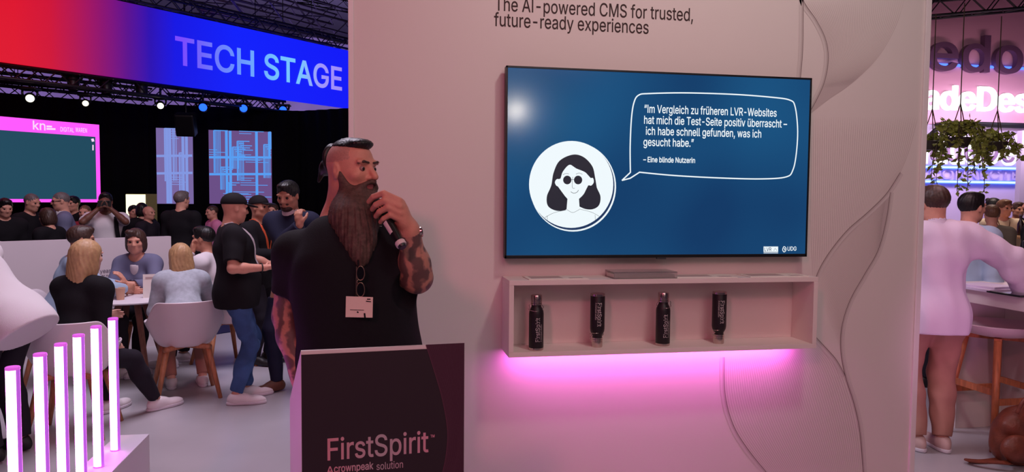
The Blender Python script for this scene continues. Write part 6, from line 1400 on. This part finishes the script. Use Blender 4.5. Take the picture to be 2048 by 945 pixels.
# woman facing the viewer
c = CH['q']
r, f = sitting(c, 172, 'woman with chin length brown hair in grey jacket facing the viewer', 1.70, .30, (.25, -.10), dict(to=(-.02, .42, .80), pole=(1, -.4, -.4), dir=(-1, .3, 0)), dict(to=(-.02, .44, .86), pole=(-1, -.4, -.4), dir=(.3, .4, 1)), None, S_red, H_brn, 'bob', C_gbl, C_dark, female=True, top_name='jacket')
body_part('inner_shirt', [('u', 0, Ell(f.up(0, .078, .42), (.045, .042, .12), f.Mt)), ('s', .01, Cone(f.up(0, .05, .62), f.up(0, .06, .50), .07, .045))], .008, C_wht, r)
pc = PD(303, 562, 6.45); card = thing('menu_card', 'upright white card standing on the table before the woman facing us', 'card', (pc.x, pc.y, TZ)); pc.z = TZ
b = MB(); R = Matrix.Rotation(math.radians(12), 3, 'Z'); b.box(pc + Vector((-.07, -.002, .0)), pc + Vector((.07, .002, .21)), 0, R @ Matrix.Rotation(-.12, 3, 'X'), pc); b.build('sheet', M_paper, card)
b = MB(); b.box(pc + Vector((-.05, -.0045, .17)), pc + Vector((.05, -.003, .185)), 0, R @ Matrix.Rotation(-.12, 3, 'X'), pc); b.build('print', M_pprint, card)
b = MB(); b.box(pc + Vector((-.05, 0, 0)), pc + Vector((.05, .06, .006)), .001, R, pc); b.build('foot', M_acr, card)
# man with hand to his face
c = CH['s']
sitting(c, 78, 'dark haired man in white shirt resting his chin on his hand', 1.74, .28, (0, -.05), dict(to=(.12, .46, .80), pole=(1, -.4, -.4)), dict(to=(-.07, .26, 1.13), pole=(-.5, .2, -1), dir=(.2, .0, 1), palm=(.3, -1, 0), curl=(.9, 1.0, .5)), None, S_tan, H_blk, 'short', C_wht, C_dark, top_name='shirt')

# person bending forward at the left edge
p0 = PZ(24, 915)
f = Fig(1.74, tuple(p0), math.radians(74), lean=.74, look=(0, -.2), wide=1.12, armR=dict(to=(.15, .85, .95), pole=(.5, .2, -1)), armL=dict(to=(-.15, .85, .95), pole=(-.5, .2, -1)))
person('person in white shirt bending forward at the left edge behind the tubes', f, S_pale, H_brn, 'short', C_wht, dict(sleeve=1.9, inf=.028, hem=-.20, amp=.010, thick=1.35, seed=4), C_dark, dict(inf=.022), S_blk, h=.008)
# ================================================================== NEIGHBOURING STAND, RIGHT
M_lil = mat('booth_lilac', (206, 186, 226), .6); M_fas = mat('fascia_pink', (206, 150, 176), .45, spec=.4); M_frm = mat('frame_black', (20, 16, 20), .4)
YB = 12.0
def rb(u, v, o=0.0): return PY(u, v, YB - o)
b = MB(); b.box((8.6, YB, 0), (15.9, YB + .15, 3.10)); struct(b.build('wall_booth', M_lil))
b = MB(); b.box((8.6, YB - .02, 3.10), (15.9, YB + .15, 6.6)); struct(b.build('wall_fascia', M_fas))
fr = thing('booth_frame', 'black frame with a cut corner around the bright sign recess', 'frame', rb(1950, 252))
c0, c1, c2 = rb(1846, 285, .2), rb(1886, 251, .2), rb(2200, 243, .2); c1.z = c2.z = 3.10
for p, q in ((c0, c1), (c1, c2), (Vector((c0.x - .02, c0.y, 0)), c0)):
    b = MB(); b.tube([p, q], .05, 4); b.build('frame_bar', M_frm, fr)
for p in (c1, c2):
    b = MB(); b.tube([p, p + Vector((0, .22, 0))], .03, 6); b.build('fixing_bar', M_frm, fr)
M_neon = emis('neon_white', (255, 250, 255), 1.5); M_blue = emis('neon_blue', (70, 110, 255), 2.4); M_bcore = emis('neon_blue_core', (170, 200, 255), 2.0); M_ldk = mat('letters_dark', (96, 62, 96), .5); M_lface = mat('letters_face', (150, 118, 160), .5); M_ghost = mat('letters_ghost', (184, 164, 208), .5)
sg = thing('neon_sign', 'glowing white lettering behind the hanging plants, the lower of two rows', 'sign', rb(1950, 325))
p, q = rb(1845, 325, .10), rb(2060, 325, .10)
text('glow_letters', 'radeDes', p, XR, ZU, .78, M_neon, sg, .030, .03, width=(q - p).x)
p2 = rb(1841, 322, .18); text('face_letters', 'radeDes', p2, XR, ZU, .76, M_lface, sg, -.006, .02, width=(q - p).x)
p, q = rb(1860, 357, .04), rb(2062, 357, .04); text('ghost_letters', 'CONNECTED', p, XR, ZU, .24, M_ghost, sg, .004, .005, width=(q - p).x)
for v0, v1 in ((334, 332), (363, 360)):
    p, q = rb(1836, v0, .07), rb(2150, v1 - 1, .07); q.z = p.z
    root = thing('neon_tube', 'blue neon tube ' + ('just under the glowing letters' if v0 == 334 else 'the lower of the two under the letters'), 'lamp', p, 'blue neon tubes')
    b = MB(); b.tube([p, q], .034, 10); b.build('tube', M_blue, root, True)
    b = MB(); b.tube([p + Vector((0, -.03, 0)), q + Vector((0, -.03, 0))], .018, 8); b.build('core', M_bcore, root, True)
    for t in (.08, .5, .92): b = MB(); x = p.lerp(q, t); b.tube([x, x + Vector((0, .075, 0))], .012, 6); b.build('holder', M_frm, root)
sg2 = thing('neon_sign', 'glowing white lettering on the pink fascia above the black frame', 'sign', rb(1950, 215))
p, q = rb(1846, 217, .06), rb(2058, 214, .06); text('glow_letters', 'adeDes', p, XR, ZU, .60, M_neon, sg2, .024, .03, width=(q - p).x)
sg3 = thing('letter_sign', 'large dark unlit letters at the top of the pink fascia', 'sign', rb(1940, 140))
p, q = rb(1856, 139, .10), rb(2042, 136, .10); text('letters', 'edo', p, XR, ZU, .92, M_ldk, sg3, .012, .05, width=(q - p).x)
p, q = rb(1850, 128, .05), rb(2150, 124, .05); q.z = p.z
root = thing('neon_tube', 'blue neon tube crossing behind the large dark letters', 'lamp', p, 'blue neon tubes'); b = MB(); b.tube([p, q], .025, 10); b.build('tube', M_blue, root, True)
truss('black truss along the top of the pink fascia at the far right', rb(1830, 20, .5), rb(2200, -12, .5), w=.3, group='truss over the pink fascia', name='roof_truss')
b = MB(); p = rb(2044, 262, .9); b.box((p.x - .04, p.y - .05, 0), (p.x + .5, p.y + .05, p.z)); tag(b.build('pillar', mat('pillar_grey', (176, 160, 186), .6)), 'pale grey square pillar at the right edge beside the neon sign', 'pillar')
area('fascia_fill_light', (11.0, 10.2, 3.0), (11.2, 12.0, 3.7), 2.4, 16, (1.0, .58, .66), .3)  # added fill for the pink gradient, as if from the neon letters
area('booth_lamp', (11.0, 10.6, 3.3), (11.0, 12.0, 1.9), 3.0, 70, (.86, .74, 1.0), .4)

# hanging plants
M_leaf = mat('leaf_green', (150, 158, 66), .55, noise=.35, nscale=9); M_stem = mat('vine_brown', (86, 74, 52), .7); M_pot = mat('planter_dark', (58, 48, 44), .6)
def plant(c, r, n, drop, label, seed, up=0.0):
    rs = random.Random(seed); c = Vector(c); root = thing('hanging_plant', label, 'plant', c, 'hanging plants at the neighbouring stand')
    b = MB(); b.lathe([(0, -.05), (.09, -.05), (.13, .05), (.12, .06), (0, .05)], c, 20); b.build('planter', M_pot, root, autosmooth=True)
    b = MB()
    for k in range(3): a = k * 2.1; b.tube([c + Vector((.11 * math.cos(a), .11 * math.sin(a), .05)), c + Vector((0, 0, .45)), c + Vector((0, 0, 1.6))], .006, 5)
    b.build('hanger', M_stem, root)
    lf = MB(); st = MB()
    for i in range(n):
        a = rs.uniform(0, 2 * math.pi); L = rs.uniform(.5, 1) * r; dz = rs.uniform(-drop, up + .05)
        pts = catmull([c + Vector((0, 0, .05)), c + Vector((math.cos(a) * L * .6, math.sin(a) * L * .6, .10 + up * .5)), c + Vector((math.cos(a) * L, math.sin(a) * L, dz * .5)), c + Vector((math.cos(a) * L * 1.05, math.sin(a) * L * 1.05, dz))], 5)
        st.tube(pts, .004, 4)
        for p in pts[2:]:
            for _ in range(2):
                d = Vector((rs.gauss(0, 1), rs.gauss(0, 1), rs.gauss(-.3, .7))).normalized(); s = d.cross(Vector((rs.gauss(0, 1), rs.gauss(0, 1), rs.gauss(0, 1)))).normalized(); l = rs.uniform(.05, .10); w = l * .28; n_ = d.cross(s) * l * .12
                lf.bm.faces.new([lf.bm.verts.new(x) for x in (p, p + d * l * .45 + s * w + n_, p + d * l, p + d * l * .45 - s * w + n_)])
    lf.build('foliage', M_leaf, root); st.build('vines', M_stem, root)
plant(PD(1862, 292, 8.9), .24, 12, .22, 'green hanging plant nearest the wall edge, left of the three', 1)
plant(PD(1918, 286, 8.4), .29, 24, .62, 'largest green hanging plant with long trailing vines, middle of the three', 2, .25)
plant(PD(1992, 294, 9.0), .27, 20, .22, 'spiky green hanging plant, right of the three', 3, .12)

# counter, stool, things on it
M_cnt = mat('counter_white', (226, 210, 208), .4)
ct = thing('counter', 'white bar counter at the right edge with a thick top', 'counter', (4.45, 3.6, 0))
b = MB(); b.box((4.02, 2.2, .955), (4.95, 4.80, 1.05), .006); b.build('countertop', M_cnt, ct)
b = MB(); b.box((4.50, 2.2, 0), (4.90, 4.70, .955)); b.build('base', M_cnt, ct)
b = MB(); b.box((4.12, 4.56, 0), (4.50, 4.72, .955)); b.build('end_panel', M_cnt, ct)
st = thing('bar_stool', 'bar stool with round white seat and orange wooden legs at the counter', 'stool', (4.2, 4.3, 0)); S0 = Vector((4.2, 4.3, 0))
b = MB(); b.lathe([(0, .735), (.13, .735), (.20, .750), (.245, .785), (.258, .815), (.252, .820), (.235, .800), (.19, .772), (.10, .765), (0, .765)], S0, 48); b.build('seat', mat('seat_white', (222, 196, 206), .45), st, autosmooth=True)
M_sw = wood_mat('stool_oak', (196, 112, 72))
b = MB()
for a in (45, 135): d = Vector((math.cos(math.radians(a)), math.sin(math.radians(a)), 0)) * .17; b.box(S0 + Vector((-.19, -.022, .705)), S0 + Vector((.19, .022, .737)), .004, Matrix.Rotation(math.radians(a), 3, 'Z'), S0 + Vector((0, 0, .72)))
b.build('seat_frame', M_sw, st)
for sx in (1, -1):
    for sy in (1, -1):
        b = MB(); t = S0 + Vector((sx * .135, sy * .135, .72)); e = S0 + Vector((sx * .225, sy * .225, 0)); b.tube([t, e], [.024, .019], 12); b.build('leg', M_sw, st, True)
for (ax_, ay, bx_, by, z) in ((-1, -1, -1, 1, .36), (1, -1, 1, 1, .36), (-1, -1, 1, -1, .30), (-1, 1, 1, 1, .30)):
    k_ = .225 - .09 * z / .72; b = MB(); p, q = S0 + Vector((ax_ * k_, ay * k_, z)), S0 + Vector((bx_ * k_, by * k_, z)); d = (q - p).normalized(); n = Vector((-d.y, d.x, 0)) * .009
    b.prism([p - n, q - n, q - n + Vector((0, 0, .042)), p - n + Vector((0, 0, .042))], n * 2); b.build('footrest', M_sw, st)
p = PZ(1977, 585, 1.05); root = thing('paper_stack', 'stack of white papers on the counter beside the reaching arm', 'papers', p)
b = MB(); b.box(p + Vector((-.02, -.02, 0)), p + Vector((.24, .28, .018)), .002); b.box(p + Vector((.0, .0, .018)), p + Vector((.22, .25, .034)), .002, Matrix.Rotation(.2, 3, 'Z')); b.build('sheets', mat('paper_lilac', (226, 214, 236), .6), root)
p = PZ(2000, 590, 1.05); root = thing('tablet', 'flat dark edged tablet lying at the counter edge', 'tablet', p)
b = MB(); b.box(p + Vector((.01, -.14, 0)), p + Vector((.22, .12, .012)), .003); b.build('case', M_black, root); b = MB(); b.box(p + Vector((.02, -.13, .012)), p + Vector((.21, .11, .0135))); b.build('glass', mat('tablet_glass', (120, 105, 125), .15), root)
p = Vector((4.72, 4.30, 1.05)); root = thing('monitor', 'monitor with pale blue lit screen standing on the counter at the right edge', 'monitor', p)
R = Matrix.Rotation(math.radians(-28), 3, 'Z')
b = MB(); b.box(p + Vector((-.26, .0, .02)), p + Vector((.26, .025, .33)), .004, R, p); b.build('housing', M_black, root)
b = MB(); b.box(p + Vector((-.25, -.003, .035)), p + Vector((.25, .001, .295)), 0, R, p); b.build('picture', emis('monitor_pale', (176, 200, 206), .9), root)
b = MB(); b.box(p + Vector((-.09, -.06, 0)), p + Vector((.09, .10, .012)), .003, R, p); b.box(p + Vector((-.03, .02, .01)), p + Vector((.03, .05, .12)), .003, R, p); b.build('stand', M_black, root)
# leather bag on the floor
M_lea = mat('leather_brown', (112, 52, 34), .5, noise=.25, nscale=14, bump=.3, bscale=60)
bg_ = PZ(2018, 928, 0); bgr = thing('bag', 'brown leather backpack slumped on the floor beside the stool', 'bag', bg_); c = A(bg_)
body_part('body', [('u', 0, Ell(c + V3(.06, .02, .13), (.17, .13, .16))), ('u', .05, Ell(c + V3(.08, .02, .24), (.13, .10, .12))), ('u', .04, Cone(c + V3(-.04, -.03, .24), c + V3(.14, .02, .36), .05, .04)), ('d', 0, folds(.010, 9, 1.6)), ('i', .01, Half(c + V3(0, 0, .003), V3(0, 0, -1)))], .009, M_lea, bgr)
body_part('front_pocket', [('u', 0, Ell(c + V3(-.02, -.08, .12), (.11, .06, .09))), ('d', 0, folds(.006, 4, 2)), ('i', .01, Half(c + V3(0, 0, .003), V3(0, 0, -1)))], .008, M_lea, bgr)
b = MB(); b.strip(catmull([bg_ + Vector((-.05, -.06, .03)), bg_ + Vector((-.14, -.10, .05)), bg_ + Vector((-.25, -.02, .035)), bg_ + Vector((-.27, .04, .02)), bg_ + Vector((-.16, .03, .012)), bg_ + Vector((-.02, .03, .02))], 6), .035, (.2, -.3, 1)); b.build('strap', M_lea, bgr, solid=.008)
b = MB(); b.tube(catmull([bg_ + Vector((-.02, -.06, .34)), bg_ + Vector((.02, -.07, .43)), bg_ + Vector((.10, -.04, .42)), bg_ + Vector((.13, .0, .36))], 6), .011, 8); b.build('handle', M_lea, bgr, True)

# ------------------------------------------------------------------ people of that stand
p0 = (PZ(1852, 900) + PZ(1884, 908)) / 2
f = Fig(1.77, tuple(p0 + Vector((0, .04, 0))), math.radians(-18), lean=.06, wide=1.06, look=(math.radians(16), -.1), feet={1: (.075, .0, 0, .15), -1: (-.085, -.01, 0, .3)},
        armR=dict(to=npd(2052, 588, 4.72), world=True, pole=(1, -.2, -.5), dir=(.2, 1, -.1), palm=(0, 0, -1)), armL=dict(to=(-.05, .40, 1.10), pole=(-1, -.6, -.5)))
C_shl = mat('shirt_white', (224, 206, 226), .8, bump=.15, bscale=300, spec=.2)
ws_ = person('man in loose white shirt and beige trousers with his back to us at the counter', f, S_red, H_brn, 'short', C_shl, dict(sleeve=1.93, inf=.034, hem=-.15, amp=.013, thick=1.3, seed=12), C_bei, dict(inf=.024, amp=.008, upto=1.96), mat('sneaker_beige', (206, 172, 168), .6), mat('sole_white', (214, 204, 214), .6), h=.0075)
body_part('collar', [('u', 0, Cone(f.up(0, -.012, .515), f.up(0, .0, .565), .080, .068)), ('s', .003, Cone(f.up(0, .0, .545), f.up(0, .02, .64), .060, .07))], .006, C_shl, ws_)
body_part('belt', [('u', 0, Ell(f.pel + V3(0, 0, .06), (.19, .15, .02), f.Mt))], .008, S_brn, ws_) if False else None
standing(1944, 411, 5.7, 'dark haired man in profile behind the white shirt, wearing a dark lanyard', -82, (0, -.05), S_red, H_blk, 'short', C_lbl, C_dark, top_name='shirt', h=.008)
standing(1856, 402, 6.5, 'man partly hidden between the wall edge and the white shirt man', -120, (0, 0), S_tan, H_brn, 'short', C_dark, C_dark, h=.009)
standing(2078, 404, 5.9, 'person in dark jacket cut off by the right edge of the photo', 60, (0, 0), S_red, H_blk, 'short', C_blk, C_dark, h=.009)
r, f2 = standing(2009, 414, 9.8, 'man in cream jacket with lanyard at the far wooden table', 150, (.5, -.05), S_red, H_lbrn, 'short', mat('cloth_cream', (226, 206, 176), .8, spec=.2), C_dark, h=.010, H=1.70, wide=1.1)
lanyard_for(f2, r, mat('strap_brown', (112, 84, 60), .6), w=.02)
standing(1984, 411, 10.6, 'dark haired person just left of the man in cream jacket', 30, (0, 0), S_tan, H_blk, 'bob', C_dark, C_dark, female=True)
standing(1984, 424, 8.4, 'brown haired person in grey top seen from behind before the far table', -30, (0, 0), S_red, H_lbrn, 'short', C_grn, C_dark, H=1.63)
standing(2036, 418, 10.9, 'dark figure at the far right beside the grey pillar', 170, (0, 0), S_tan, H_brn, 'short', C_dark, C_dark)
tp = PD(2024, 470, 9.3); ft = thing('high_table', 'high wooden table in front of the man in cream jacket', 'table', (tp.x, tp.y, 0))
b = MB(); b.lathe([(0, tp.z - .035), (.42, tp.z - .035), (.44, tp.z - .02), (.43, tp.z), (0, tp.z)], (tp.x, tp.y, 0), 40); b.build('tabletop', wood_mat('table_pine', (206, 158, 112)), ft, autosmooth=True)
b = MB(); b.lathe([(0, .0), (.26, 0), (.26, .015), (.05, .03), (.04, tp.z - .036), (0, tp.z - .036)], (tp.x, tp.y, 0), 28); b.build('pedestal', MATS['table_pine'], ft, autosmooth=True)
M_bb = mat('bottle_brown', (50, 30, 24), .2); M_gb = mat('bottle_green', (70, 120, 70), .15, trans=.3)
def small_bottle(p, m, label, k=1.0):
    root = thing('bottle', label, 'bottle', p); b = MB(); b.lathe([(0, 0), (.033 * k, 0), (.034 * k, .01 * k), (.034 * k, .13 * k), (.014 * k, .18 * k), (.0135 * k, .23 * k), (0, .23 * k)], p, 20); b.build('body', m, root, autosmooth=True)
    b = MB(); b.lathe([(.015 * k, .222 * k), (.016 * k, .222 * k), (.016 * k, .24 * k), (0, .24 * k)], p, 16); b.build('cap', M_steel, root, autosmooth=True)
small_bottle(Vector((tp.x - .06, tp.y - .18, tp.z)), M_bb, 'dark bottle on the high wooden table', 1.1)
sd = thing('sideboard', 'low white sideboard with green bottles behind the counter monitor', 'sideboard', tuple(PD(2022, 560, 6.6)[:2]) + (0,)); q = PD(2022, 530, 6.6)
b = MB(); b.box((q.x - .35, q.y - .2, .06), (q.x + .6, q.y + .2, q.z), .01); b.build('cabinet', M_cnt, sd)
b = MB(); b.box((q.x - .33, q.y - .17, 0), (q.x + .58, q.y + .17, .06)); b.build('plinth', M_black, sd)
for i, (dx, lb) in enumerate(((-.10, 'green bottle on the white sideboard, the left one'), (-.0, 'green bottle on the white sideboard, the middle one'), (.11, 'green bottle on the white sideboard, the right one'))):
    small_bottle(Vector((q.x + dx, q.y - .1, q.z)), M_gb, lb, .75)
